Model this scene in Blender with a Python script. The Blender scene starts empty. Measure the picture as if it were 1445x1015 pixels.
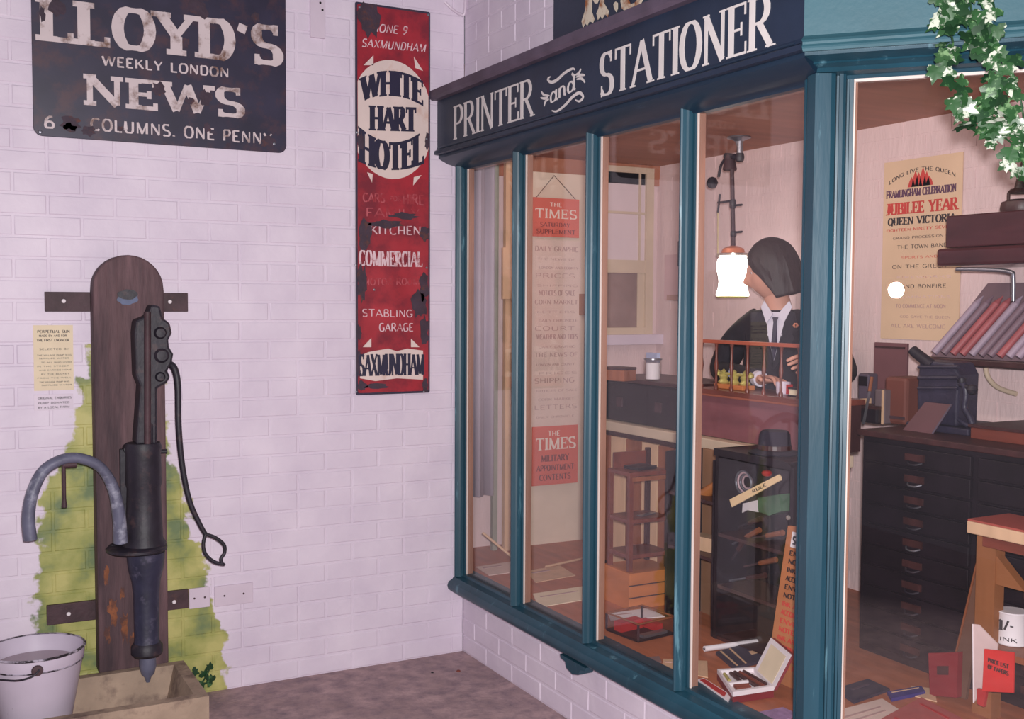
import bpy, bmesh, math, random
from mathutils import Vector, Matrix
random.seed(7)
S = bpy.context.scene
COL = S.collection
PI = math.pi
# ---------------------------------------------------------------- camera, world, lights, exposure
FPX, YAW, PITCH, ROLL = 1534.9, math.radians(28.28), math.radians(2.965), math.radians(0.29)
CAM = Vector((-2.0077, -4.1668, 1.5))
fw = Vector((math.sin(YAW)*math.cos(PITCH), math.cos(YAW)*math.cos(PITCH), -math.sin(PITCH)))
_r = Vector((math.cos(YAW), -math.sin(YAW), 0)); _u = _r.cross(fw)
rt = _r*math.cos(ROLL)+_u*math.sin(ROLL); up = -_r*math.sin(ROLL)+_u*math.cos(ROLL)
cd = bpy.data.cameras.new('camera'); cam = bpy.data.objects.new('camera', cd); COL.objects.link(cam)
cam.matrix_world = Matrix(((rt.x, up.x, -fw.x, CAM.x), (rt.y, up.y, -fw.y, CAM.y), (rt.z, up.z, -fw.z, CAM.z), (0, 0, 0, 1)))
cd.sensor_width = 36; cd.lens = FPX*36/1445; cd.clip_start = .05
S.camera = cam
w = bpy.data.worlds.new('world'); S.world = w; w.use_nodes = True
bg = w.node_tree.nodes['Background']; bg.inputs[0].default_value = (.80, .72, .90, 1); bg.inputs[1].default_value = .13
ld = bpy.data.lights.new('camera_flash', 'AREA'); ld.shape = 'DISK'; ld.size = .075; ld.energy = 150; ld.color = (1, .965, .97)
flash = bpy.data.objects.new('camera_flash', ld); COL.objects.link(flash)
flash.matrix_world = cam.matrix_world.copy(); flash.location = CAM+rt*.035+up*.075
sl_ = bpy.data.lights.new('interior_fill_light', 'AREA'); sl_.shape = 'RECTANGLE'; sl_.size = 1.9; sl_.size_y = .04; sl_.energy = 6.5; sl_.color = (1, .84, .74)
so = bpy.data.objects.new('interior_fill_light', sl_); COL.objects.link(so); so.location = (.075, -1.03, 2.165)   # added fill light, unseen behind the window head, to brighten the interior
_z = Vector((-.80, 0, .60)); _x = Vector((0, 1, 0)); _y = _z.cross(_x)
so.rotation_euler = Matrix((_x, _y, _z)).transposed().to_euler()
S.view_settings.view_transform = 'Standard'; S.view_settings.look = 'None'
S.view_settings.gamma = 1; S.view_settings.use_curve_mapping = False; S.view_settings.exposure = 0.0

def at(px, py, X=None, Y=None, Z=None, N=None, c=None):
    d = fw+rt*((px-722.5)/FPX)-up*((py-507.5)/FPX)
    if X is not None: t = (X-CAM.x)/d.x
    elif Y is not None: t = (Y-CAM.y)/d.y
    elif Z is not None: t = (Z-CAM.z)/d.z
    else: t = (c-N.dot(CAM))/N.dot(d)
    return CAM+d*t
def sr(c):
    return tuple(((v/255)/12.92 if v/255 <= .04045 else ((v/255+.055)/1.055)**2.4) for v in c)+(1,)

# ---------------------------------------------------------------- materials
MATS = {}
def mat(name, c, rough=.6, var=.12, scale=8, bump=.0, bscale=40, metal=0, c2=None, c2amt=.5, c2scale=6, sharp=.12, stretch=(1, 1, 1), spec=.5, emit=None):
    if name in MATS: return MATS[name]
    m = bpy.data.materials.new(name); m.use_nodes = True; MATS[name] = m
    nt = m.node_tree; n = nt.nodes; l = nt.links; b = n['Principled BSDF']
    geo = n.new('ShaderNodeNewGeometry'); mp = n.new('ShaderNodeMapping'); mp.inputs['Scale'].default_value = stretch
    l.new(geo.outputs['Position'], mp.inputs['Vector'])
    nz = n.new('ShaderNodeTexNoise'); nz.inputs['Scale'].default_value = scale; nz.inputs['Detail'].default_value = 5
    l.new(mp.outputs[0], nz.inputs['Vector'])
    cr = n.new('ShaderNodeValToRGB'); a = sr(c)
    cr.color_ramp.elements[0].position = .3; cr.color_ramp.elements[1].position = .7
    cr.color_ramp.elements[0].color = tuple(max(0, x*(1-var)) for x in a[:3])+(1,)
    cr.color_ramp.elements[1].color = tuple(min(1, x*(1+var)) for x in a[:3])+(1,)
    l.new(nz.outputs['Fac'], cr.inputs[0]); out = cr.outputs[0]
    if c2:
        n2 = n.new('ShaderNodeTexNoise'); n2.inputs['Scale'].default_value = c2scale; n2.inputs['Detail'].default_value = 6; n2.inputs['Roughness'].default_value = .65
        l.new(mp.outputs[0], n2.inputs['Vector'])
        mr = n.new('ShaderNodeMapRange'); mr.inputs[1].default_value = 1-c2amt-sharp*.5; mr.inputs[2].default_value = 1-c2amt+sharp*.5
        l.new(n2.outputs['Fac'], mr.inputs[0])
        mx = n.new('ShaderNodeMix'); mx.data_type = 'RGBA'; mx.inputs[7].default_value = sr(c2)
        l.new(mr.outputs[0], mx.inputs[0]); l.new(out, mx.inputs[6]); out = mx.outputs[2]
    l.new(out, b.inputs['Base Color'])
    b.inputs['Roughness'].default_value = rough; b.inputs['Metallic'].default_value = metal; b.inputs['Specular IOR Level'].default_value = spec
    if bump:
        n3 = n.new('ShaderNodeTexNoise'); n3.inputs['Scale'].default_value = bscale; n3.inputs['Detail'].default_value = 4
        l.new(mp.outputs[0], n3.inputs['Vector'])
        bp = n.new('ShaderNodeBump'); bp.inputs['Strength'].default_value = bump; bp.inputs['Distance'].default_value = .01
        l.new(n3.outputs['Fac'], bp.inputs['Height']); l.new(bp.outputs[0], b.inputs['Normal'])
    if emit:
        b.inputs['Emission Color'].default_value = emit[0]+(1,); b.inputs['Emission Strength'].default_value = emit[1]
    return m

def glass_mat(name, tint=(1, 1, 1), base=.04, haze=.004):
    m = bpy.data.materials.new(name); m.use_nodes = True; nt = m.node_tree; n = nt.nodes; l = nt.links
    n.remove(n['Principled BSDF']); o = n['Material Output']
    g = n.new('ShaderNodeNewGeometry'); d = n.new('ShaderNodeVectorMath'); d.operation = 'DOT_PRODUCT'
    l.new(g.outputs['Incoming'], d.inputs[0]); l.new(g.outputs['Normal'], d.inputs[1])
    def M(op, a, b_=None):
        k = n.new('ShaderNodeMath'); k.operation = op
        if isinstance(a, (int, float)): k.inputs[0].default_value = a
        else: l.new(a, k.inputs[0])
        if b_ is not None:
            if isinstance(b_, (int, float)): k.inputs[1].default_value = b_
            else: l.new(b_, k.inputs[1])
        return k.outputs[0]
    f = M('POWER', M('SUBTRACT', 1, M('ABSOLUTE', d.outputs['Value'])), 5)
    f = M('ADD', M('MULTIPLY', f, 1-base), base)
    t = n.new('ShaderNodeBsdfTransparent'); t.inputs[0].default_value = tint+(1,)
    gl = n.new('ShaderNodeBsdfGlossy'); gl.inputs['Roughness'].default_value = 0.0
    df = n.new('ShaderNodeBsdfDiffuse'); df.inputs[0].default_value = (.7, .66, .72, 1)
    m0 = n.new('ShaderNodeMixShader'); m0.inputs[0].default_value = haze; l.new(t.outputs[0], m0.inputs[1]); l.new(df.outputs[0], m0.inputs[2])
    mx = n.new('ShaderNodeMixShader'); l.new(f, mx.inputs[0]); l.new(m0.outputs[0], mx.inputs[1]); l.new(gl.outputs[0], mx.inputs[2])
    l.new(mx.outputs[0], o.inputs[0]); MATS[name] = m
    return m

def brick_paint():
    """white masonry paint; the yellow-green foliage daubed behind the pump is a stain with its own outline"""
    m = bpy.data.materials.new('painted_brick'); m.use_nodes = True; nt = m.node_tree; n = nt.nodes; l = nt.links; b = n['Principled BSDF']
    g = n.new('ShaderNodeNewGeometry'); sx = n.new('ShaderNodeSeparateXYZ'); l.new(g.outputs['Position'], sx.inputs[0])
    def M(op, *a):
        k = n.new('ShaderNodeMath'); k.operation = op
        for i, v in enumerate(a):
            if isinstance(v, (int, float)): k.inputs[i].default_value = v
            else: l.new(v, k.inputs[i])
        return k.outputs[0]
    def noise(s, d=5):
        z = n.new('ShaderNodeTexNoise'); z.inputs['Scale'].default_value = s; z.inputs['Detail'].default_value = d; l.new(g.outputs['Position'], z.inputs['Vector']); return z.outputs['Fac']
    zn = M('DIVIDE', sx.outputs['Z'], 1.5)
    def curve(pts):
        r = n.new('ShaderNodeValToRGB'); e = r.color_ramp.elements
        while len(e) < len(pts): e.new(.5)
        for k, (z, v) in zip(e, pts): k.position = z/1.5; vv = v; k.color = (vv, vv, vv, 1)
        l.new(zn, r.inputs[0]); return r.outputs[0]
    # distance of the outline from x=-1.37, by height
    L = curve([(.0, .30), (.25, .33), (.45, .325), (.62, .30), (.80, .30), (.92, .24), (1.05, .18), (1.2, .16), (1.34, .13), (1.40, .0)])
    R = curve([(.0, .36), (.22, .345), (.38, .30), (.50, .29), (.62, .245), (.8, .20), (.95, .155), (1.2, .12), (1.3, .0)])
    dx = M('SUBTRACT', sx.outputs['X'], -1.37)
    nz = M('MULTIPLY', M('SUBTRACT', noise(17, 8), .5), .15)
    mL = M('ADD', M('ADD', L, dx), nz); mR = M('ADD', M('SUBTRACT', R, dx), nz)
    mk = M('MINIMUM', mL, mR)
    mr = n.new('ShaderNodeMapRange'); mr.inputs[1].default_value = -.003; mr.inputs[2].default_value = .014; mr.interpolation_type = 'SMOOTHSTEP'; l.new(mk, mr.inputs[0])
    back = M('MULTIPLY', M('GREATER_THAN', sx.outputs['Y'], -.02), M('LESS_THAN', sx.outputs['Z'], 1.35))
    fac = M('MULTIPLY', M('MULTIPLY', mr.outputs[0], back), .93)
    gr = n.new('ShaderNodeValToRGB'); e = gr.color_ramp.elements
    e[0].position = .36; e[0].color = sr((92, 114, 62)); e[1].position = .64; e[1].color = sr((184, 178, 100)); k = e.new(.48); k.color = sr((146, 150, 66))
    l.new(noise(7, 7), gr.inputs[0])
    wh = n.new('ShaderNodeValToRGB'); e = wh.color_ramp.elements
    e[0].position = .3; e[0].color = sr((208, 194, 210)); e[1].position = .7; e[1].color = sr((222, 209, 222)); l.new(noise(5), wh.inputs[0])
    mx = n.new('ShaderNodeMix'); mx.data_type = 'RGBA'; l.new(fac, mx.inputs[0]); l.new(wh.outputs[0], mx.inputs[6]); l.new(gr.outputs[0], mx.inputs[7])
    l.new(mx.outputs[2], b.inputs['Base Color']); b.inputs['Roughness'].default_value = .5; b.inputs['Specular IOR Level'].default_value = .35
    bp = n.new('ShaderNodeBump'); bp.inputs['Strength'].default_value = .35; bp.inputs['Distance'].default_value = .004; l.new(noise(32, 3), bp.inputs['Height']); l.new(bp.outputs[0], b.inputs['Normal'])
    MATS['painted_brick'] = m
    return m
BRK = brick_paint()
GLASS = glass_mat('window_glass')
GLASS2 = glass_mat('cabinet_glass', base=.03, haze=.002)
INWALL = mat('interior_plaster', (218, 192, 192), .7, .05, 5, .25, 30, stretch=(3, 3, .7))
TEAL = mat('teal_gloss_paint', (28, 66, 82), .42, .2, 9, .06, 60, c2=(84, 124, 138), c2amt=.34, c2scale=18, sharp=.08, stretch=(1, 1, .15))
TEALF = mat('teal_fascia_paint', (50, 90, 102), .5, .10, 6, .05, 60)
NAVY = mat('navy_sign_paint', (30, 42, 62), .45, .18, 7, .05, 50)
NAVY2 = mat('faded_navy_moulding', (26, 46, 66), .4, .2, 6, .05, 50, c2=(70, 92, 112), c2amt=.30, c2scale=30, sharp=.05, stretch=(1, .12, 1))
MAUVE = mat('weathered_lead_strip', (84, 72, 88), .55, .25, 9, .2, 30)
CREAM = mat('cream_sign_paint', (214, 206, 204), .5, .06, 20)
BEAD = mat('bare_wood_bead', (160, 116, 98), .5, .15, 8, stretch=(4, 4, .5))
PUTTY = mat('pale_putty', (206, 190, 184), .6, .05)
CEIL = mat('stained_ply_ceiling', (168, 108, 82), .55, .12, 4, .05, stretch=(.4, 4, 1))
BOARD = mat('orange_pine_board', (168, 98, 66), .5, .2, 6, .05, stretch=(5, .8, 1))
IRON = mat('black_cast_iron', (36, 31, 42), .55, .25, 20, .12, 60, c2=(66, 50, 54), c2amt=.38, c2scale=22)
RUSTIRON = mat('rusty_iron', (66, 44, 50), .65, .3, 18, .15, 60, c2=(98, 60, 52), c2amt=.36, c2scale=14)
LEAD = mat('grey_lead', (98, 98, 118), .5, .2, 14, .2, 50, c2=(160, 160, 176), c2amt=.42, c2scale=9)
POSTW = mat('weathered_pump_timber', (100, 74, 78), .75, .35, 12, .5, 30, c2=(58, 42, 48), c2amt=.46, c2scale=7, sharp=.3, stretch=(2, 2, .25))
PLINTH = mat('floor_concrete', (176, 148, 148), .85, .22, 7, .3, 60, c2=(132, 112, 120), c2amt=.45, c2scale=16, sharp=.3)
STONE = mat('stone_trough', (160, 138, 120), .8, .18, 8, .35, 40, c2=(88, 68, 64), c2amt=.38, c2scale=7, sharp=.2)
ENAMEL = mat('white_enamel', (196, 184, 200), .35, .06, 8, c2=(70, 50, 56), c2amt=.27, c2scale=22, sharp=.04)
CHIP = mat('chipped_black_rim', (38, 30, 38), .5, .2, 30, c2=(180, 170, 185), c2amt=.5, c2scale=25)
RED = mat('red_enamel', (160, 40, 52), .38, .14, 12, c2=(116, 34, 48), c2amt=.46, c2scale=8, sharp=.2)
ENBLUE = mat('blue_black_enamel', (48, 44, 64), .4, .2, 9, c2=(74, 52, 62), c2amt=.42, c2scale=10, sharp=.15)
RUSTP = mat('rust_patch', (60, 44, 58), .7, .25, 18, .2, 60, c2=(92, 52, 46), c2amt=.38, c2scale=25)
DISC = mat('cream_enamel', (216, 196, 190), .4, .06, 9, c2=(196, 150, 130), c2amt=.32, c2scale=8, sharp=.2)
OLDLET = mat('worn_cream_enamel', (204, 188, 190), .5, .06, 10, c2=(112, 80, 68), c2amt=.41, c2scale=11, sharp=.14)
FAINT = mat('faded_pink_print', (176, 84, 92), .5, .1, 20, c2=(150, 44, 54), c2amt=.50, c2scale=30)
PINKL = mat('pale_print', (214, 186, 192), .5, .1, 20, c2=(160, 70, 76), c2amt=.40, c2scale=34)
INK = mat('navy_ink', (34, 30, 56), .5, .15)
BLACKINK = mat('black_ink', (46, 38, 44), .6, .1)
REDINK = mat('red_ink', (196, 62, 56), .6, .1)
DWOOD = mat('dark_stained_wood', (64, 36, 36), .45, .3, 9, .1, 40, stretch=(3, 3, .6))
BLKWOOD = mat('near_black_wood', (27, 19, 27), .45, .35, 9, .1, 40)
MAHOG = mat('mahogany', (112, 56, 44), .35, .25, 7, .05, stretch=(4, .8, 4))
MIDWOOD = mat('mid_brown_wood', (140, 82, 54), .5, .22, 7, .05, stretch=(4, 4, .6))
PALEW = mat('pale_timber', (206, 168, 136), .6, .1, 8, stretch=(3, 3, .6))
CREAMW = mat('cream_painted_edge', (200, 178, 156), .6, .08, 9)
PAPER = mat('old_paper', (224, 206, 178), .8, .06, 9)
PAPERW = mat('white_paper', (226, 216, 220), .8, .04, 9)
PAPERY = mat('yellowed_poster', (218, 186, 156), .8, .06, 5)
PAPERP = mat('faint_newsprint', (212, 186, 176), .8, .05, 12)
REDC = mat('red_card', (176, 40, 40), .55, .1)
PINKC = mat('faded_red_cover', (170, 82, 78), .7, .1, 30)
BLUEC = mat('blue_cover', (46, 44, 120), .5, .1)
STEEL = mat('dull_steel', (150, 150, 160), .3, .1, 10, metal=.8)
BRASS = mat('pale_brass', (196, 184, 110), .35, .15, 20, metal=.3)
CHROME = mat('polished_cap', (200, 190, 180), .25, .05, metal=.7)
COPPER = mat('copper_cap', (214, 130, 96), .35, .1, metal=.3)

# ---------------------------------------------------------------- mesh helpers
WL = {}
class MB:
    def __init__(s): s.v = []; s.f = []
    def add(s, vs, fs):
        k = len(s.v); s.v += [tuple(v) for v in vs]; s.f += [tuple(i+k for i in f) for f in fs]; return s
    def box(s, lo, hi, M=None):
        x0, y0, z0 = lo; x1, y1, z1 = hi
        vs = [Vector(p) for p in ((x0, y0, z0), (x1, y0, z0), (x1, y1, z0), (x0, y1, z0), (x0, y0, z1), (x1, y0, z1), (x1, y1, z1), (x0, y1, z1))]
        if M is not None: vs = [M @ p for p in vs]
        return s.add(vs, [(0, 3, 2, 1), (4, 5, 6, 7), (0, 1, 5, 4), (1, 2, 6, 5), (2, 3, 7, 6), (3, 0, 4, 7)])
    def prism(s, poly, ext, M=None):
        """poly: list of 3D points, ext: extrusion vector"""
        ext = Vector(ext); P = [Vector(p) for p in poly]; n = len(P)
        vs = P+[p+ext for p in P]
        if M is not None: vs = [M @ p for p in vs]
        return s.add(vs, [tuple(range(n-1, -1, -1)), tuple(range(n, 2*n))]+[(i, (i+1) % n, n+(i+1) % n, n+i) for i in range(n)])
    def tube(s, pts, r, seg=10, cap=True, flat=1.0):
        pts = [Vector(p) for p in pts]; n = len(pts); rs = r if isinstance(r, (list, tuple)) else [r]*n
        rings = []; ref = None
        for i, p in enumerate(pts):
            t = (pts[min(i+1, n-1)]-pts[max(i-1, 0)]).normalized()
            if ref is None:
                ref = Vector((0, 0, 1)) if abs(t.z) < .9 else Vector((0, 1, 0))
            a = (ref-t*ref.dot(t)).normalized(); b = t.cross(a); ref = a
            rings.append([p+(a*math.cos(2*PI*k/seg)*rs[i]+b*math.sin(2*PI*k/seg)*rs[i]*flat) for k in range(seg)])
        vs = [q for g in rings for q in g]; fs = []
        for i in range(n-1):
            for k in range(seg):
                fs.append((i*seg+k, i*seg+(k+1) % seg, (i+1)*seg+(k+1) % seg, (i+1)*seg+k))
        if cap: fs += [tuple(range(seg-1, -1, -1)), tuple((n-1)*seg+k for k in range(seg))]
        return s.add(vs, fs)
    def lathe(s, prof, c, seg=28, axis='z', M=None):
        """prof: (r, h) list"""
        vs = []; fs = []; c = Vector(c)
        for r, h in prof:
            for k in range(seg):
                a = 2*PI*k/seg; x, y = r*math.cos(a), r*math.sin(a)
                p = {'z': (x, y, h), 'y': (x, h, y), 'x': (h, x, y)}[axis]
                p = Vector(p)
                if M is not None: p = M @ p
                vs.append(c+p)
        for i in range(len(prof)-1):
            for k in range(seg): fs.append((i*seg+k, i*seg+(k+1) % seg, (i+1)*seg+(k+1) % seg, (i+1)*seg+k))
        n = len(prof)-1
        if math.hypot(prof[0][0]-prof[-1][0], prof[0][1]-prof[-1][1]) < .014 and prof[0][0] > .002 and n > 1:
            for k in range(seg): fs.append((n*seg+k, n*seg+(k+1) % seg, (k+1) % seg, k))
        else:
            fs.append(tuple(range(seg))); fs.append(tuple(n*seg+k for k in range(seg)))
        return s.add(vs, fs)
    def build(s, name, m, parent=None, smooth=False, local=False, bevel=0, solid=0, sub=0):
        off = Vector((0, 0, 0)) if (parent is None or local) else WL.get(parent.name, Vector())
        me = bpy.data.meshes.new(name)
        org = Vector((0, 0, 0))
        if parent is None and not local and s.v:
            n = len(s.v); org = Vector((sum(v[0] for v in s.v)/n, sum(v[1] for v in s.v)/n, min(v[2] for v in s.v))); off = org
        me.from_pydata([Vector(v)-off for v in s.v], [], s.f)
        b = bmesh.new(); b.from_mesh(me); bmesh.ops.recalc_face_normals(b, faces=b.faces); b.to_mesh(me); b.free()
        me.materials.append(m)
        if smooth:
            me.polygons.foreach_set('use_smooth', [True]*len(me.polygons))
            try: me.set_sharp_from_angle(angle=math.radians(38))
            except Exception: pass
        o = bpy.data.objects.new(name, me); COL.objects.link(o); o.location = org
        if parent is not None: o.parent = parent; WL[o.name] = off
        else: WL[o.name] = org
        if bevel:
            md = o.modifiers.new('bevel', 'BEVEL'); md.width = bevel; md.segments = 2; md.limit_method = 'ANGLE'; md.angle_limit = math.radians(40)
        if solid:
            md = o.modifiers.new('solid', 'SOLIDIFY'); md.thickness = solid
        if sub:
            md = o.modifiers.new('sub', 'SUBSURF'); md.levels = sub; md.render_levels = sub
        return o
def tag(o, label=None, cat=None, group=None, kind=None):
    if label: o['label'] = label
    if cat: o['category'] = cat
    if group: o['group'] = group
    if kind: o['kind'] = kind
    return o
def thing(name, label, cat, loc, rz=0, group=None):
    o = bpy.data.objects.new(name, None); COL.objects.link(o); o.location = loc; o.rotation_euler.z = rz; o.empty_display_size = .05
    WL[o.name] = Vector(loc)
    return tag(o, label, cat, group)
def bx(lo, hi, M=None): return MB().box(lo, hi, M)
def frame(c, rz=0, rx=0, ry=0):
    return Matrix.Translation(Vector(c)) @ Matrix.Rotation(rz, 4, 'Z') @ Matrix.Rotation(rx, 4, 'X') @ Matrix.Rotation(ry, 4, 'Y')
def spline(pts, n=8):
    P = [Vector(p) for p in pts]; out = []
    for i in range(len(P)-1):
        a, b, c, d = P[max(i-1, 0)], P[i], P[i+1], P[min(i+2, len(P)-1)]
        for k in range(n):
            t = k/n; out.append(.5*((2*b)+(c-a)*t+(2*a-5*b+4*c-d)*t*t+(3*b-a-3*c+d)*t**3))
    return out+[P[-1]]

# ---------------------------------------------------------------- lettering: strokes -> raised ribbons
def arc(cx, cy, rx, ry, a0, a1, n=10):
    return [(cx+rx*math.cos(math.radians(a0+(a1-a0)*i/n)), cy+ry*math.sin(math.radians(a0+(a1-a0)*i/n))) for i in range(n+1)]
G = {
 'A': (.8, [([(.02, 0), (.4, 1)], 'v.', .6), ([(.4, 1), (.78, 0)], '.v', 1), ([(.16, .34), (.64, .34)], '..', .5)]),
 'B': (.68, [([(.12, 0), (.12, 1)], 'vv', 1), ([(.12, 1)]+arc(.36, .76, .2, .24, 90, -90, 8)+[(.12, .52)], '..', 1), ([(.12, .52)]+arc(.38, .26, .26, .26, 90, -90, 8)+[(.12, 0)], '..', 1)]),
 'C': (.72, [(arc(.4, .5, .34, .5, 45, 315, 16), 'hh', 1)]),
 'D': (.76, [([(.12, 0), (.12, 1)], 'vv', 1), ([(.12, 1)]+arc(.34, .5, .34, .5, 90, -90, 12)+[(.12, 0)], '..', 1)]),
 'E': (.64, [([(.12, 0), (.12, 1)], 'vv', 1), ([(.12, 1), (.58, 1)], '.d', 1), ([(.12, .5), (.46, .5)], '.h', 1), ([(.12, 0), (.6, 0)], '.u', 1)]),
 'F': (.62, [([(.12, 0), (.12, 1)], 'vv', 1), ([(.12, 1), (.58, 1)], '.d', 1), ([(.12, .5), (.46, .5)], '.h', 1)]),
 'G': (.76, [(arc(.4, .5, .34, .5, 48, 330, 16)+[(.66, .42)], 'h.', 1), ([(.5, .42), (.76, .42)], '..', 1)]),
 'H': (.82, [([(.12, 0), (.12, 1)], 'vv', 1), ([(.7, 0), (.7, 1)], 'vv', 1), ([(.12, .5), (.7, .5)], '..', 1)]),
 'I': (.26, [([(.13, 0), (.13, 1)], 'vv', 1)]),
 'J': (.5, [([(.36, 1), (.36, .2)]+arc(.2, .2, .16, .2, 0, -150, 8), 'v.', 1)]),
 'K': (.76, [([(.12, 0), (.12, 1)], 'vv', 1), ([(.14, .4), (.62, 1)], '.v', .6), ([(.3, .58), (.7, 0)], '.v', 1)]),
 'L': (.62, [([(.12, 0), (.12, 1)], 'vv', 1), ([(.12, 0), (.58, 0)], '.u', 1)]),
 'M': (.98, [([(.12, 0), (.12, 1)], 'v.', .7), ([(.12, 1), (.48, .05)], '..', 1), ([(.48, .05), (.84, 1)], '..', .7), ([(.84, 1), (.84, 0)], '.v', 1)]),
 'N': (.82, [([(.12, 0), (.12, 1)], 'vv', .6), ([(.12, 1), (.7, 0)], '..', 1), ([(.7, 0), (.7, 1)], '.v', .6)]),
 'O': (.8, [(arc(.4, .5, .33, .5, 0, 360, 22), '..', 1)]),
 'P': (.66, [([(.12, 0), (.12, 1)], 'vv', 1), ([(.12, 1)]+arc(.34, .73, .25, .27, 90, -90, 9)+[(.12, .46)], '..', 1)]),
 'Q': (.8, [(arc(.4, .5, .33, .5, 0, 360, 22), '..', 1), ([(.42, .22), (.76, -.08)], '..', 1)]),
 'R': (.76, [([(.12, 0), (.12, 1)], 'vv', 1), ([(.12, 1)]+arc(.34, .75, .25, .25, 90, -90, 9)+[(.12, .5)], '..', 1), ([(.34, .5), (.7, 0)], '.v', 1)]),
 'S': (.66, [(arc(.33, .74, .24, .26, 35, 270, 12)+arc(.33, .24, .26, .24, 90, -150, 12)[1:], 'hh', 1)]),
 'T': (.74, [([(.37, 0), (.37, 1)], 'v.', 1), ([(.04, 1), (.7, 1)], 'dd', 1)]),
 'U': (.8, [([(.12, 1), (.12, .3)]+arc(.4, .3, .28, .3, 180, 360, 12)+[(.68, 1)], 'vv', 1)]),
 'V': (.78, [([(.04, 1), (.4, 0)], 'v.', 1), ([(.4, 0), (.74, 1)], '.v', .6)]),
 'W': (1.1, [([(.04, 1), (.32, 0)], 'v.', 1), ([(.32, 0), (.56, .95)], '..', .6), ([(.56, .95), (.8, 0)], '..', 1), ([(.8, 0), (1.06, 1)], '.v', .6)]),
 'X': (.78, [([(.08, 1), (.7, 0)], 'vv', 1), ([(.06, 0), (.7, 1)], 'vv', .6)]),
 'Y': (.76, [([(.38, 0), (.38, .45)], 'v.', 1), ([(.38, .45), (.06, 1)], '.v', 1), ([(.38, .45), (.7, 1)], '.v', .6)]),
 'Z': (.7, [([(.08, 1), (.62, 1)], 'd.', 1), ([(.62, 1), (.08, 0)], '..', 1), ([(.08, 0), (.64, 0)], '.u', 1)]),
 '0': (.6, [(arc(.3, .5, .22, .5, 0, 360, 18), '..', 1)]),
 '1': (.4, [([(.2, 0), (.2, 1)], 'v.', 1), ([(.06, .84), (.2, 1)], '..', 1)]),
 '6': (.62, [(arc(.3, .28, .22, .28, 0, 360, 16), '..', 1), ([(.08, .28), (.12, .7), (.3, .96), (.48, .95)], '..', 1)]),
 '9': (.62, [(arc(.3, .72, .22, .28, 0, 360, 16), '..', 1), ([(.52, .72), (.48, .3), (.3, .04), (.12, .05)], '..', 1)]),
 "'": (.22, [([(.12, .99), (.10, .86), (.06, .74)], '..', .8)]),
 '.': (.26, [([(.13, 0), (.13, .13)], '..', 1.1)]),
 '/': (.4, [([(.04, 0), (.36, 1)], '..', .7)]),
 '-': (.4, [([(.06, .45), (.34, .45)], '..', 1)]),
 ' ': (.42, []),
 'a': (.56, [(arc(.26, .28, .2, .28, 20, 360, 14), '..', 1), ([(.46, .6), (.46, .12), (.56, .0)], '..', 1)]),
 'n': (.6, [([(.1, .58), (.1, 0)], '..', 1), ([(.1, .4)]+arc(.28, .4, .17, .18, 160, 0, 8)+[(.46, .1), (.56, 0)], '..', 1)]),
 'd': (.58, [(arc(.26, .28, .2, .28, 20, 360, 14), '..', 1), ([(.34, 1.0), (.47, .8), (.47, .12), (.58, 0)], '..', 1)]),
}
def ribbon(pts, wt):
    """pts 2D, wt(dir)->half width; mitred strip"""
    L = []; R = []; n = len(pts)
    closed = (Vector(pts[0])-Vector(pts[-1])).length < 1e-6 and n > 3
    P = [Vector(p) for p in pts]
    for i in range(n):
        a = P[i-1] if i > 0 else (P[-2] if closed else None); b = P[i+1] if i < n-1 else (P[1] if closed else None)
        d0 = (P[i]-a).normalized() if a is not None else None; d1 = (b-P[i]).normalized() if b is not None else None
        d = d0 if d1 is None else (d1 if d0 is None else (d0+d1))
        if d.length < 1e-6: d = d1
        d = d.normalized(); nn = Vector((-d.y, d.x)); hw = wt(d)
        if d0 is not None and d1 is not None: hw /= max(.6, abs(nn.dot(Vector((-d1.y, d1.x)))))
        L.append(P[i]+nn*hw); R.append(P[i]-nn*hw)
    return L, R
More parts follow.
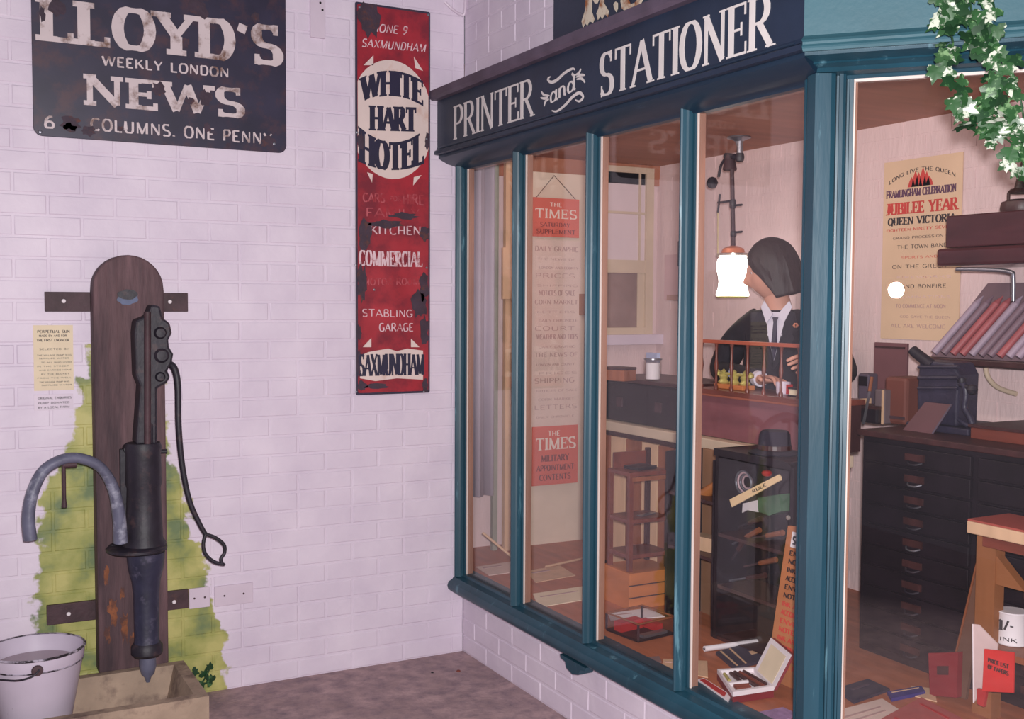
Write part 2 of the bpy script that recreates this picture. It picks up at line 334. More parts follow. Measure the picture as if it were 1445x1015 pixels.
def lettering(txt, A, B, h, nrm, m, parent, t=.2, thin=.09, serif=1.0, slab=.07, depth=.0012, warp=None, slant=0, gap=.06, name='lettering', upv=Vector((0, 0, 1)), split=False):
    A = Vector(A); B = Vector(B); nrm = Vector(nrm).normalized()
    tot = sum(G[c][0] for c in txt)+gap*(len(txt)-1)
    W = (B-A).length/h; sx = W/tot; ex = (B-A).normalized(); box_ = {'m': MB()}; u = 0; lay = [0]
    def put(x, y, d):
        x2 = x+slant*y; y2 = y
        if warp: x2, y2 = warp(x2/W, y2); x2 *= W
        return A+ex*(x2*h)+upv*(y2*h)+nrm*d
    def strip(L, R):
        lay[0] += 1; dd = depth+.00006*(lay[0] % 9)
        n = len(L); vs = [put(p.x, p.y, dd) for p in L]+[put(p.x, p.y, dd) for p in R]+[put(p.x, p.y, 0) for p in L]+[put(p.x, p.y, 0) for p in R]
        fs = []
        for i in range(n-1):
            fs += [(i, i+1, n+i+1, n+i), (i, 2*n+i, 2*n+i+1, i+1), (n+i, n+i+1, 3*n+i+1, 3*n+i)]
        fs += [(0, n, 3*n, 2*n), (n-1, 2*n-1+0, 4*n-1, 3*n-1)]
        box_['m'].add(vs, fs)
    for c in txt:
        gw, strokes = G[c]
        if c == ' ' and split and box_['m'].v:
            box_['m'].build(name, m, parent); box_['m'] = MB()
        for pts, fl, wm in strokes:
            th = t*wm
            lim = max(.0, th*.5)
            def adj(p):
                # keep the stroke edges inside the cap height
                return Vector((u+p[0]*sx, min(max(p[1], thin*.5), 1-thin*.5) if 0 <= p[1] <= 1 else p[1]))
            P = [adj(p) for p in pts]
            if len(P) == 2:
                P = [P[0].lerp(P[1], k/4) for k in range(5)]
            L, R = ribbon(P, lambda d: .5*(thin+(th-thin)*abs(d.y)**1.2) if th > thin else .5*th)
            strip(L, R)
            if serif:
                for e, k in ((0, fl[0]), (-1, fl[1])):
                    p = P[e]
                    if k == 'v':
                        hw = (th*.5+.075*serif*min(1, sx*1.2)); y0 = p.y; sgn = 1 if y0 < .5 else -1; y0 = 0 if y0 < .5 else 1
                        a = [Vector((p.x-hw, y0)), Vector((p.x+hw, y0))]; b_ = [Vector((p.x-hw, y0+sgn*slab)), Vector((p.x+hw, y0+sgn*slab))]
                        strip(a, b_)
                    elif k in 'hdu':
                        lo, hi = {'h': (-.13, .13), 'd': (-.24, 0), 'u': (0, .24)}[k]
                        yc = p.y+(thin*.5 if k == 'd' else (-thin*.5 if k == 'u' else 0)); w_ = max(slab*.9, .04)*1.1
                        a = [Vector((p.x-w_*.5, yc+lo)), Vector((p.x-w_*.5, yc+hi))]; b_ = [Vector((p.x+w_*.5, yc+lo)), Vector((p.x+w_*.5, yc+hi))]
                        strip(a, b_)
        u += (gw+gap)*sx
    return box_['m'].build(name, m, parent)
def blob(c, rx, rz, ex, ez, nrm, n=18, j=.25, d=.0004, seed=0):
    rd = random.Random(seed); c = Vector(c); ph = [rd.uniform(1-j, 1+j) for _ in range(n)]
    P = [c+Vector(ex)*(rx*ph[k]*math.cos(2*PI*k/n))+Vector(ez)*(rz*ph[k]*math.sin(2*PI*k/n)) for k in range(n)]
    return P

# ================================================================ THE ROOM
N1 = Vector((-1, 0, 0)); N2 = Vector((-.7357, -.6773, 0)); D2 = Vector((.6773, -.7357, 0))
P0 = Vector((0, 0, 0)); P1 = Vector((0, -2.10, 0)); P2 = P1+D2*1.35
CZ = 2.20; XW = 1.30; YW = .42; FZ = .34
o = MB().box((-4.2, -5.4, -.1), (1.6, 0.6, 0)).build('floor', PLINTH); tag(o, kind='structure')
wl = MB().box((-3.2, .0025, 0), (0, .42+.15, 3.1)).build('wall_left', BRK); tag(wl, kind='structure'); 
for k in ('wall_left',): WL[k] = WL[wl.name]
BV = []
def brick_mesh(L, hh, seed):
    rd = random.Random(seed); b = .003; h = hh/2; j = lambda s=.0012: rd.uniform(-s, s)
    f = [(-L/2+b, -.0005+j(.0008), -h+b+j()), (L/2-b, j(.0008), -h+b+j()), (L/2-b, j(.0008), h-b+j()), (-L/2+b, j(.0008), h-b+j())]
    r = [(-L/2, .0017, -h), (L/2, .0017, -h), (L/2, .0017, h), (-L/2, .0017, h)]
    q = [(x, .010, z) for x, y, z in r]
    me = bpy.data.meshes.new('brick'); me.from_pydata(f+r+q, [], [(0, 1, 2, 3)]+[(4+i, 4+(i+1) % 4, (i+1) % 4, i) for i in range(4)]+[(8+i, 8+(i+1) % 4, 4+(i+1) % 4, 4+i) for i in range(4)])
    me.materials.append(BRK); return me
SM = [brick_mesh(.2165, .0665, k) for k in range(7)]; HM = [brick_mesh(.104, .0665, 20+k) for k in range(3)]
def bricks(wall, org, ex, lo, hi, z0, z1, vis, cap, inset=0.0):
    """courses along ex from org; bricks inside vis() are objects, the rest joined"""
    ang = math.atan2(ex.y, ex.x); R = Matrix.Rotation(ang, 3, 'Z'); rest = MB(); cnt = 0; c = 0; z = z0
    wloc = WL[wall.name]; cand = []
    while z < z1-.03:
        x = lo-(.1125 if c % 2 else 0)
        if c % 6 == 3:
            step, ms, Ln = .1125, HM, .104
        else: step, ms, Ln = .225, SM, .2165
        while x < hi:
            a, b = max(x, lo), min(x+step, hi)
            if b-a > .03:
                cand.append((org+ex*((a+b)/2)+Vector((0, 0, z+.0375)), (b-a)/step, ms[random.randrange(len(ms))]))
            x += step
        z += .075; c += 1
    for p, s, me in cand:
        if vis(p) and cnt < cap:
            q = bpy.data.objects.new('brick', me); COL.objects.link(q); q.parent = wall; q.location = p-wloc; q.rotation_euler.z = ang; q.scale.x = s; cnt += 1
        else:
            rest.add([p+R @ Vector((v.co.x*s, v.co.y, v.co.z)) for v in me.vertices], [tuple(f.vertices) for f in me.polygons])
    if rest.v:
        o = rest.build('brick_rest', BRK, wall); tag(o, kind='stuff')
def inframe(p):
    d = p-CAM; z = d.dot(fw)
    return z > 0 and abs(d.dot(rt)/z*FPX) < 735 and abs(d.dot(up)/z*FPX) < 512
bricks(wl, Vector((0, 0, 0)), Vector((1, 0, 0)), -3.2, 0, 0, 3.1, inframe, 330)
# right wall: brick plinth under the shop window and wall above the fascia
wr = MB(); 
def wallseg(mb, A, B, z0, z1, n, th=.12):
    a, b = Vector(A), Vector(B); q = -Vector(n)*th
    mb.prism([(a.x, a.y, z0), (b.x, b.y, z0), (b.x+q.x, b.y+q.y, z0), (a.x+q.x, a.y+q.y, z0)], (0, 0, z1-z0))
i1 = Vector((.0025, 0, 0)); i2 = -N2*.0025
wallseg(wr, P0+i1, P1+i1, 0, .29, N1); wallseg(wr, P1+i2, P2+i2, 0, .29, N2)
wallseg(wr, P0+i1, P1+i1, 2.33, 3.1, N1); wallseg(wr, P1+i2, P2+i2, 2.33, 3.1, N2)
wr = wr.build('wall_right', BRK); tag(wr, kind='structure')
bricks(wr, P0, Vector((0, -1, 0)), 0, 2.1, 0, .30, inframe, 100)
bricks(wr, P1, D2, 0, 1.35, 0, .30, lambda p: False, 0)
bricks(wr, P0, Vector((0, -1, 0)), 0, 2.1, 2.35, 3.1, inframe, 100)
# interior shell
o = bx((0.02, YW, .2), (XW+.1, YW+.15, 2.6)).build('wall_back', INWALL); tag(o, kind='structure')
wi = bx((XW, -3.6, .2), (XW+.15, YW, 2.6)).build('wall_inner', INWALL); tag(wi, kind='structure')
o = MB().prism([(.06, YW, CZ), (.06, -2.08, CZ), (P2.x+.04, P2.y+.08, CZ), (XW, -3.4, CZ), (XW, YW, CZ)], (0, 0, .02)).build('ceiling', CEIL); tag(o, kind='structure')
fl = MB().prism([(.02, YW, FZ-.03), (.02, -2.09, FZ-.03), (P2.x+.02, P2.y+.02, FZ-.03), (XW, -3.4, FZ-.03), (XW, YW, FZ-.03)], (0, 0, .03)).build('floor_display', BOARD); tag(fl, kind='structure')
o = bx((.02, YW-.02, CZ-.10), (XW, YW, CZ)).build('trim_1', CEIL); tag(o, kind='structure')
# faint brick courses of the inner wall: too faint to pick apart singly
mb = MB(); z = .34; c = 0
while z < 2.18:
    y = -3.2-(.11 if c % 2 else 0)
    while y < YW:
        a, b = y+.005, min(y+.22, YW)-.004
        if b-a > .03: mb.box((XW-.0022, a, z+.004), (XW+.002, b, min(z+.071, CZ)))
        y += .225
    z += .075; c += 1
o = mb.build('brick_courses', INWALL, wi); tag(o, kind='stuff')

# ================================================================ SHOPFRONT
sf = thing('shopfront', 'teal painted timber shop front with slender mullions and a projecting sill', 'shop front', (0, -1.0, .25))
def mitre(out):
    """points of the path P0-P1-P2 pushed outwards"""
    k = out/(1+N1.dot(N2)); return P0+N1*out, P1+(N1+N2)*k, P2+N2*out
def sweep(prof, name, m, parent, part=(0, 1, 2), y0=0.0, smooth=False):
    mb = MB(); n = len(prof); vs = []
    for k in part:
        for out, z in prof:
            p = mitre(out)[k]; vs.append((p.x, p.y-(y0 if k == 0 else 0), z))
    fs = []
    for s_ in range(len(part)-1):
        for i in range(n): fs.append((s_*n+i, s_*n+(i+1) % n, (s_+1)*n+(i+1) % n, (s_+1)*n+i))
    fs += [tuple(range(n)), tuple((len(part)-1)*n+i for i in range(n))]
    return mb.add(vs, fs).build(name, m, parent, smooth=smooth)
sweep([(-.05, .27), (.03, .262), (.055, .268), (.07, .28), (.074, .296), (.068, .312), (.05, .322), (.045, .330), (.018, .336), (.014, .345), (-.05, .345)], 'sill', TEAL, sf, smooth=True)
# head rail and soffit moulding
sweep([(-.03, 2.062), (.012, 2.058), (.02, 2.066), (.04, 2.070), (.075, 2.078), (.105, 2.092), (.118, 2.100), (.118, 2.112), (-.03, 2.112)], 'head_rail', NAVY2, sf, part=(0, 1), smooth=True)
sweep([(-.03, 2.066), (.012, 2.062), (.018, 2.070), (.056, 2.074), (.050, 2.086), (.074, 2.092), (.071, 2.097), (.118, 2.104), (.118, 2.112), (-.03, 2.112)], 'head_rail', TEAL, sf, part=(1, 2))
sweep([(-.02, 2.112), (.118, 2.112), (.128, 2.112), (.131, 2.118), (.134, 2.122), (.130, 2.128), (.130, 2.134), (.137, 2.138), (.130, 2.144), (.124, 2.15), (.124, 2.335), (-.02, 2.335)], 'fascia_board', TEALF, sf, part=(1, 2))
sweep([(-.02, 2.335), (.15, 2.335), (.162, 2.345), (.162, 2.372), (.15, 2.376), (-.02, 2.385)], 'cornice', MAUVE, sf)
# mullions
def mullion(c, n, d, name, wd=.044, z0=.335, z1=2.072):
    """c: plan centre on the glass line, n: outward, d: along"""
    h_ = [(.5, 0), (.5, .013), (.37, .013), (.35, .005), (.29, .005), (.27, .028), (.20, .034), (.12, .045), (.05, .049)]; prof = [(-a, b) for a, b in h_]+h_[::-1]
    P = [(c+d*(a*wd)+n*b) for a, b in prof]
    return MB().prism([(p.x, p.y, z0) for p in P], (0, 0, z1-z0)).build(name, TEAL, sf, smooth=False)
MY = [.012, -.5235, -1.0437, -1.5626]
D1 = Vector((0, -1, 0))
for k, y in enumerate(MY):
    c = Vector((0, y if k else -.02, 0)); mullion(c, N1, D1, 'mullion')
    y = c.y
    bx((.004, y-.020, FZ), (.028, y+.018, 2.1)).build('inner_post', BEAD, sf)
    bx((-.006, y-.0268, FZ+.004), (.0, y-.0222, 2.066)).build('putty_line', PUTTY, sf)
# corner post: stepped section wrapped round the corner
def corner_post():
    prof1 = [(.066, 0), (.066, .012), (.057, .012), (.055, .003), (.050, .003), (.048, .028), (.042, .034), (.033, .036), (.031, .020), (.026, .020), (.024, .042), (.014, .050)]
    L = [P1-D1*a+N1*b for a, b in prof1]; R = [P1+D2*a+N2*b for a, b in reversed(prof1)]
    mid = [P1+(N1+N2)*(.034/(1+N1.dot(N2))), P1+(N1+N2)*(.060/(1+N1.dot(N2)))*1]
    P = L+[mid[1]]+R+[P1+D2*.05-N2*.05, P1-(N1+N2)*.035, P1-D1*.05-N1*.05]
    MB().prism([(p.x, p.y, .335) for p in P], (0, 0, 2.072-.335)).build('corner_post', TEAL, sf)
corner_post()
MB().prism([tuple((P1+D2*.0665+N2*q+D2*r+Vector((0, 0, .345)))) for q, r in ((.003, 0), (.006, 0), (.006, .0035), (.003, .0035))], (0, 0, 1.717)).build('putty_line', PUTTY, sf)
MB().prism([tuple((P1+D2*.0665+N2*q+Vector((0, 0, z)))) for q, z in ((.002, 2.055), (.009, 2.055), (.009, 2.063), (.002, 2.063))], D2*1.25).build('putty_line', PUTTY, sf)
MB().prism([tuple((P1+D2*.068-N2*q+D2*r+Vector((0, 0, .345)))) for q, r in ((.004, 0), (.03, -.014), (.03, .0), (.01, .007))], (0, 0, 1.75)).build('inner_post', BEAD, sf)
bx((.004, -2.06, 2.062), (.05, -.02, 2.11)).build('inner_head', BEAD, sf)
MB().prism([tuple(P1+D2*.05-N2*q+Vector((0, 0, z))) for q, z in ((.004, 2.066), (.05, 2.066), (.05, 2.11), (.004, 2.11))], D2*1.25).build('inner_head', BEAD, sf)
# glass
ys = [-.02]+MY[1:]+[-2.05]
for k in range(4):
    bx((-.002, ys[k+1]+.02, .345), (.002, ys[k]-.02, 2.064)).build('pane', GLASS, sf)
a = P1+D2*.06
MB().prism([tuple(a+N2*.002+Vector((0, 0, .345))), tuple(a-N2*.002+Vector((0, 0, .345))), tuple(P2-N2*.002+Vector((0, 0, .345))), tuple(P2+N2*.002+Vector((0, 0, .345)))], (0, 0, 1.72)).build('pane', GLASS, sf)
# scalloped sill bracket
p = at(818, 935, X=-.03)
br = [(-.085, .262), (.085, .262), (.08, .25), (.05, .245), (.04, .225), (.0, .215), (-.04, .225), (-.05, .245), (-.08, .25)]
MB().prism([(-.06, p.y+a, z) for a, z in br], (.058, 0, 0)).build('bracket', TEAL, sf)

# fascia sign
fs_ = thing('fascia_sign', 'long navy sign board reading PRINTER and STATIONER above the shop window', 'sign', (-.13, -1.05, 2.11))
def sweep_in(parent, *a, **k): return sweep(*a, parent, **k)
sweep([(-.01, 2.112), (.128, 2.112), (.138, 2.114), (.138, 2.128), (.128, 2.134), (.124, 2.146), (.124, 2.335), (-.01, 2.335)], 'board', NAVY, fs_, part=(0, 1))
# thin raised strip standing in for a scratch highlight along the board
bx((-.129, -2.12, 2.136), (-.124, -.02, 2.140)).build('scratch_highlight', NAVY2, fs_)
FX = -.1242
def fpt(px, py): return at(px, py, X=FX)
a, b = fpt(640, 197), fpt(753, 164); za = (a.z+b.z)/2; a.z = b.z = za; h = fpt(640, 150).z-fpt(640, 197).z
lettering('PRINTER', a, b, h, N1, CREAM, fs_, t=.15, thin=.05, slab=.035, serif=.6, gap=.05)
a, b = fpt(846, 137), fpt(1090, 65); za = (a.z+b.z)/2; a.z = b.z = za; h = fpt(1015, 16).z-fpt(1015, 87).z
lettering('STATIONER', a, b, h, N1, CREAM, fs_, t=.17, thin=.05, slab=.035, serif=.7, gap=.05)
lettering('and', fpt(776, 147), fpt(812, 127), .062, N1, CREAM, fs_, t=.16, thin=.08, serif=0, gap=.04)
def flourish(pts, w):
    P = [Vector((p.y*-1, p.z)) for p in spline([fpt(*q) for q in pts], 6)]
    n = len(P); mb = MB(); L = []; R = []
    for i in range(n):
        d = (P[min(i+1, n-1)]-P[max(i-1, 0)]).normalized(); k = w*(.35+.65*math.sin(PI*i/(n-1))); nn = Vector((-d.y, d.x))
        L.append(P[i]+nn*k); R.append(P[i]-nn*k)
    vs = [(FX-.0012, -p.x, p.y) for p in L]+[(FX-.0012, -p.x, p.y) for p in R]+[(FX, -p.x, p.y) for p in L]+[(FX, -p.x, p.y) for p in R]
    fs = []
    for i in range(n-1): fs += [(i, i+1, n+i+1, n+i), (i, 2*n+i, 2*n+i+1, i+1), (n+i, n+i+1, 3*n+i+1, 3*n+i)]
    mb.add(vs, fs).build('flourish', CREAM, fs_)
flourish([(777, 108), (773, 112), (778, 116), (786, 113), (797, 103), (808, 97), (812, 99)], .0055)
flourish([(779, 156), (786, 157), (797, 149), (808, 137), (818, 131), (823, 137), (818, 143), (812, 141)], .0055)
for q in ([(764, 129), (768, 134), (776, 135)], [(763, 138), (769, 139), (774, 137)], [(768, 150), (770, 143), (775, 140)], [(820, 97), (817, 103), (812, 106)], [(826, 106), (820, 106), (813, 109)], [(826, 117), (821, 111), (814, 112)]):
    flourish(q, .0045)

# upper hanging sign (bottom edge only in view)
us = thing('upper_sign', 'dark painted board with cropped cream ornamental letters above the long sign', 'sign', (-.035, -1.5, 2.40))
bx((-.035, -2.05, 2.392), (-.006, -.797, 2.95)).build('board', NAVY, us)
LET = mat('bone_and_brown_letters', (214, 200, 180), .5, .08, 14, c2=(150, 88, 44), c2amt=.45, c2scale=16, sharp=.14)
UX = -.0355
def upt(px, py): return at(px, py, X=UX)
def uletter(polys):
    mb = MB()
    for pl in polys: mb.prism([tuple(upt(*q)) for q in pl], (-.0015, 0, 0))
    return mb.build('letter', LET, us)
uletter([[(824, -40), (838, -44), (836, -5), (835, 15), (839, 27), (837, 32), (832, 30), (829, 36), (826, 33), (823, 39), (821, 30), (823, 24), (826, 15), (827, -5)],
         [(846, -46), (856, -50), (852, -12), (853, 5), (859, 15), (858, 24), (854, 20), (850, 27), (848, 23), (844, 28), (842, 19), (845, 12), (847, 2), (846, -14)],
         [(835, -12), (847, -16), (847, -4), (843, 5), (840, 5), (836, -2)]])
uletter([[(866, 6), (869, 2), (872, 4), (872, 12), (870, 17), (867, 12)]])
uletter([[(880, -28), (890, -32), (887, -2), (890, 6), (896, 4), (904, -6), (908, -34), (914, -36), (910, -4), (903, 8), (892, 15), (884, 17), (878, 12), (876, 2)]])

# ================================================================ WALL SIGNS
ls = thing('enamel_newspaper_sign', 'dark rusty enamel sign reading LLOYD\'S WEEKLY LONDON NEWS on the white wall', 'sign', (-1.215, -.012, 2.07))
def plate(x0, x1, z0, z1, r, y, th, n=5):
    P = []
    for cx, cz, a0 in ((x1-r, z1-r, 0), (x0+r, z1-r, 90), (x0+r, z0+r, 180), (x1-r, z0+r, 270)):
        for k in range(n+1):
            a = math.radians(a0+90*k/n); P.append((cx+r*math.cos(a), y, cz+r*math.sin(a)))
    return MB().prism(P, (0, th, 0))
LY = -.012
plate(-1.668, -.768, 2.075, 2.80, .03, LY, .006).build('plate', ENBLUE, ls, bevel=.0015)
def row(txt, x0, x1, yb0, yb1, hp, par, m, yy, **k):
    A = at(x0, yb0, Y=yy); B = at(x1, yb1, Y=yy); h = at(x0, yb0-hp, Y=yy).z-A.z
    return lettering(txt, A, B, h, (0, -1, 0), m, par, split=True, **k)
row("LLOYD'S", 57, 397, 57, 94, 62, ls, OLDLET, LY, t=.28, thin=.12, slab=.13, serif=1.3, gap=.10)
row('WEEKLY LONDON', 144, 323, 93, 110, 15, ls, OLDLET, LY, t=.2, thin=.14, slab=.1, serif=0, gap=.12)
row('NEWS', 119, 344, 148, 167, 44, ls, OLDLET, LY, t=.30, thin=.13, slab=.15, serif=1.4, gap=.12)
row('6', 62, 78, 181, 182, 18, ls, OLDLET, LY, t=.2, thin=.14, serif=0)
row('COLUMNS. ONE PENNY', 128, 384, 184, 205, 18, ls, OLDLET, LY, t=.18, thin=.12, serif=0, gap=.13)
row('SUNDAY', 150, 330, -22, -4, 22, ls, OLDLET, LY, t=.2, thin=.14, serif=0)
def patch(c, rx, rz, par, m, y, seed, j=.3):
    P = blob((c.x, y, c.z), rx, rz, (1, 0, 0), (0, 0, 1), (0, -1, 0), seed=seed, j=j)
    return MB().prism(P, (0, .0004, 0)).build('rust_patch', m, par)
for i, (px, py, rx, rz) in enumerate([(80, 10, .025, .03), (99, 174, .032, .026), (98, 180, .02, .015), (224, 125, .022, .025), (280, 12, .035, .035), (268, 143, .016, .012), (290, 138, .022, .03), (292, 180, .014, .02), (170, 182, .012, .01), (322, 205, .01, .01), (379, 200, .03, .02), (360, 25, .015, .02), (262, 60, .012, .02), (252, 107, .008, .012), (125, 185, .022, .018), (60, 20, .008, .03)]):
    patch(at(px, py, Y=LY), rx, rz, ls, RUSTP, LY-.0018, i)
for px, py in ((57, 186), (387, 203)):
    c = at(px, py, Y=LY); MB().lathe([(.0001, -.004), (.005, -.003), (.0065, 0)], (c.x, LY, c.z), 12, 'y').build('screw', STEEL, ls)

rs = thing('hotel_sign', 'tall narrow red enamel sign reading WHITE HART HOTEL SAXMUNDHAM', 'sign', (-.33, -.012, 1.12))
RY = -.014; X0, X1 = -.487, -.162
plate(X0, X1, 1.125, 2.692, .008, RY, .006).build('border', ENBLUE, rs, bevel=.0015)
plate(X0+.008, X1-.008, 1.134, 2.683, .006, RY-.0006, .0008).build('plate', RED, rs)
RF = RY-.0006
# white disc cut by the panel edges
C = at(553, 169, Y=RF); Rz = (at(553, 85, Y=RF).z-at(553, 253, Y=RF).z)/2; P = []
for k in range(40):
    a = 2*PI*k/40; x = C.x+.185*math.cos(a); P.append((min(max(x, X0+.009), X1-.009), RF-.0005, C.z+Rz*math.sin(a)))
Q = []
for p in P:
    if not Q or (Vector(p)-Vector(Q[-1])).length > .002: Q.append(p)
MB().prism(Q, (0, .0006, 0)).build('disc', DISC, rs)
RD = RF-.0005
def tri(pts, m=DISC, name='corner_ornament', y=RF-.0005): MB().prism([(q.x, y, q.z) for q in (at(*p_, Y=y) for p_ in pts)], (0, .0005, 0)).build(name, m, rs)
tri([(527, 78), (527, 92), (513, 92)]); tri([(584, 80), (597, 100), (586, 96)]); tri([(518, 243), (525, 258), (526, 246)]); tri([(583, 262), (595, 247), (584, 250)])
row('PHONE 9', 516, 574, 44, 49, 12, rs, PINKL, RF, t=.15, thin=.1, serif=0, slant=.2)
row('SAXMUNDHAM', 510, 600, 66, 74, 12, rs, PINKL, RF, t=.14, thin=.1, serif=0, slant=.2, gap=.1)
row('WHITE', 511, 597, 145, 150, 36, rs, INK, RD, t=.23, thin=.10, slab=.07, serif=.7, warp=lambda u, v: (u, v*(1+.0*u)+.34*(1-(2*u-1)**2)))
row('HART', 523, 587, 184, 186, 35, rs, INK, RD, t=.22, thin=.10, slab=.07, serif=.7)
row('HOTEL', 508, 598, 229, 231, 40, rs, INK, RD, t=.22, thin=.10, slab=.07, serif=.7, warp=lambda u, v: (u, v*(1+.22*(2*u-1)**2)-.26*(1-(2*u-1)**2)))
row('CARS', 512, 543, 285, 286, 13, rs, FAINT, RF, t=.16, thin=.1, serif=0)
row('FOR', 550, 566, 284, 284, 7, rs, FAINT, RF, t=.16, thin=.12, serif=0)
row('HIRE', 568, 598, 288, 290, 15, rs, FAINT, RF, t=.16, thin=.1, serif=0)
row('FAMILY', 516, 592, 306, 308, 13, rs, FAINT, RF, t=.16, thin=.1, serif=0)
row('KITCHEN', 522, 594, 331, 332, 13, rs, PINKL, RF, t=.16, thin=.1, serif=0)
row('COMMERCIAL', 507, 596, 375, 377, 22, rs, PINKL, RF, t=.15, thin=.09, slab=.05, serif=.3, gap=.1)
row('MOTOR ROOM', 512, 592, 403, 402, 10, rs, FAINT, RF, t=.16, thin=.1, serif=0)
row('STABLING', 511, 582, 447, 448, 11, rs, PINKL, RF, t=.14, thin=.1, serif=0, gap=.1)
row('GARAGE', 535, 583, 468, 468, 12, rs, PINKL, RF, t=.15, thin=.1, serif=0, gap=.1)
for pts in ([(507, 503), (520, 497), (548, 492), (560, 496), (575, 492), (597, 495), (597, 536), (560, 534), (530, 538), (508, 534)],): tri(pts, DISC, 'strip')
tri([(512, 490), (524, 477), (524, 490)]); tri([(580, 478), (592, 490), (580, 490)])
row('SAXMUNDHAM', 507, 598, 531, 529, 31, rs, INK, RF-.0012, t=.13, thin=.08, slab=.05, serif=.15, gap=.05)
for i, (px, py, rx, rz) in enumerate([(517, 28, .048, .065), (508, 330, .03, .06), (570, 305, .055, .014), (545, 316, .07, .016), (506, 400, .02, .07), (598, 405, .02, .06), (592, 430, .035, .055), (598, 470, .02, .06), (500, 512, .008, .05), (506, 470, .01, .03), (509, 200, .015, .035), (603, 200, .012, .03), (600, 330, .02, .03), (530, 545, .05, .012), (505, 545, .02, .02), (600, 545, .012, .03)]):
    c = at(px, py, Y=RF); c.x = min(max(c.x, X0+rx*1.28), X1-rx*1.28); patch(c, rx, rz, rs, RUSTP, RF-.0022, 60+i)
for px, py in ((507, 10), (604, 21), (504, 187), (602, 196), (502, 374), (602, 378), (503, 553), (598, 553), (528, 409)):
    c = at(px, py, Y=RF); MB().lathe([(.0001, -.004), (.004, -.003), (.005, 0)], (c.x, RF, c.z), 12, 'y').build('screw', STEEL, rs)

# small items on the wall
WHP = mat('white_painted_metal', (208, 192, 206), .45, .04)
p0 = at(438, 52, Y=-.01); p1 = at(459, 0, Y=-.01)
br_ = thing('wall_bracket', 'white painted metal strip with two holes high between the two enamel signs', 'bracket', (p0.x, 0, p0.z))
bx((p0.x, -.012, p0.z), (p1.x, 0.001, 2.9)).build('strip', WHP, br_, bevel=.002)
for q in ((452, 4), (455, 14)):
    c = at(*q, Y=-.012); MB().lathe([(.0045, -.0012), (.0045, .001)], (c.x, -.012, c.z), 10, 'y').build('hole', BLKWOOD, br_)
cp = spline([at(668, 2, Y=-.03), at(672, 5, Y=-.03), at(679, 3, Y=-.02), at(683, -6, Y=-.02), at(684, -30, Y=-.02)], 5)
cp = spline([(-.10, -.02, 2.74), (-.07, -.025, 2.715), (-.03, -.02, 2.70), (-.012, -.03, 2.72), (-.012, -.03, 2.95)], 5)
tag(MB().tube(cp, .006, 8).build('wall_cable', WHP, smooth=True), 'white cable looping down at the top of the wall corner', 'cable')
def notice(name, label, corners, m, lines, y=-.004, mi=BLACKINK):
    c = [at(*q, Y=y) for q in corners]; x0 = (c[0].x+c[2].x)/2; x1 = (c[1].x+c[3].x)/2; z1 = (c[0].z+c[1].z)/2; z0 = (c[2].z+c[3].z)/2
    t = thing(name, label, 'notice', ((x0+x1)/2, y, z0))
    bx((x0, y, z0), (x1, -.0005, z1)).build('sheet', m, t)
    for txt, v, hh, a, b in lines:
        lettering(txt, (x0+(x1-x0)*a, y, z1-(z1-z0)*v), (x0+(x1-x0)*b, y, z1-(z1-z0)*v), (z1-z0)*hh, (0, -1, 0), mi, t, t=.2, thin=.12, serif=0, depth=.0006, gap=.1)
    return t
LN = [('PERPETUAL SUN', .12, .045, .1, .92), ('MADE BY AND FOR', .18, .035, .14, .84), ('THE FIRST ENGINEER', .25, .04, .08, .9), ('SELECTED BY', .38, .028, .14, .9)]
for k, v in enumerate((.47, .52, .58, .64, .70, .76, .82, .88, .93)): LN.append((('THE VILLAGE PUMP WAS', 'SUPPLIED WATER', 'TO ALL WHO LIVED', 'IN THE STREET', 'AND CARRIED HOME', 'BY THE BUCKET', 'FROM THE WELL')[k % 7], v, .022, .08+.05*(k % 3), .95-.06*(k % 2)))
notice('cream_notice', 'yellowed cream printed notice taped to the wall left of the pump', [(47, 459), (103, 459), (48, 551), (104, 551)], PAPER, LN)
notice('white_notice', 'small white caption card below the cream notice', [(47, 557), (103, 556), (49, 580), (104, 578)], WHP, [('ORIGINAL ENQUIRIES', .3, .14, .1, .95), ('PUMP DONATED', .6, .13, .1, .9), ('BY A LOCAL FARM', .88, .13, .1, .9)])
def sockplate(label, px, grp=None):
    c = [at(*q, Y=-.006) for q in px]; t = thing('blank_plate', label, 'plate', ((c[0].x+c[1].x)/2, 0, c[0].z))
    bx((c[0].x, -.008, c[0].z), (c[1].x, .001, c[1].z)).build('plate', WHP, t, bevel=.002)
    for f in (.25, .75): MB().lathe([(.0001, -.002), (.003, -.0015), (.004, 0)], (c[0].x+(c[1].x-c[0].x)*f, -.008, (c[0].z+c[1].z)/2), 10, 'y').build('screw', RUSTIRON, t)
sockplate('square grey blanking plate furthest right of the pump', [(303, 857), (357, 822)])
sockplate('white painted end plate beside the lower iron strap', [(267, 860), (296, 828)])

# ================================================================ PUMP
pm = thing('village_pump', 'old cast iron hand pump on a round topped timber post', 'pump', (-1.37, -.08, .165))
PF = -.095
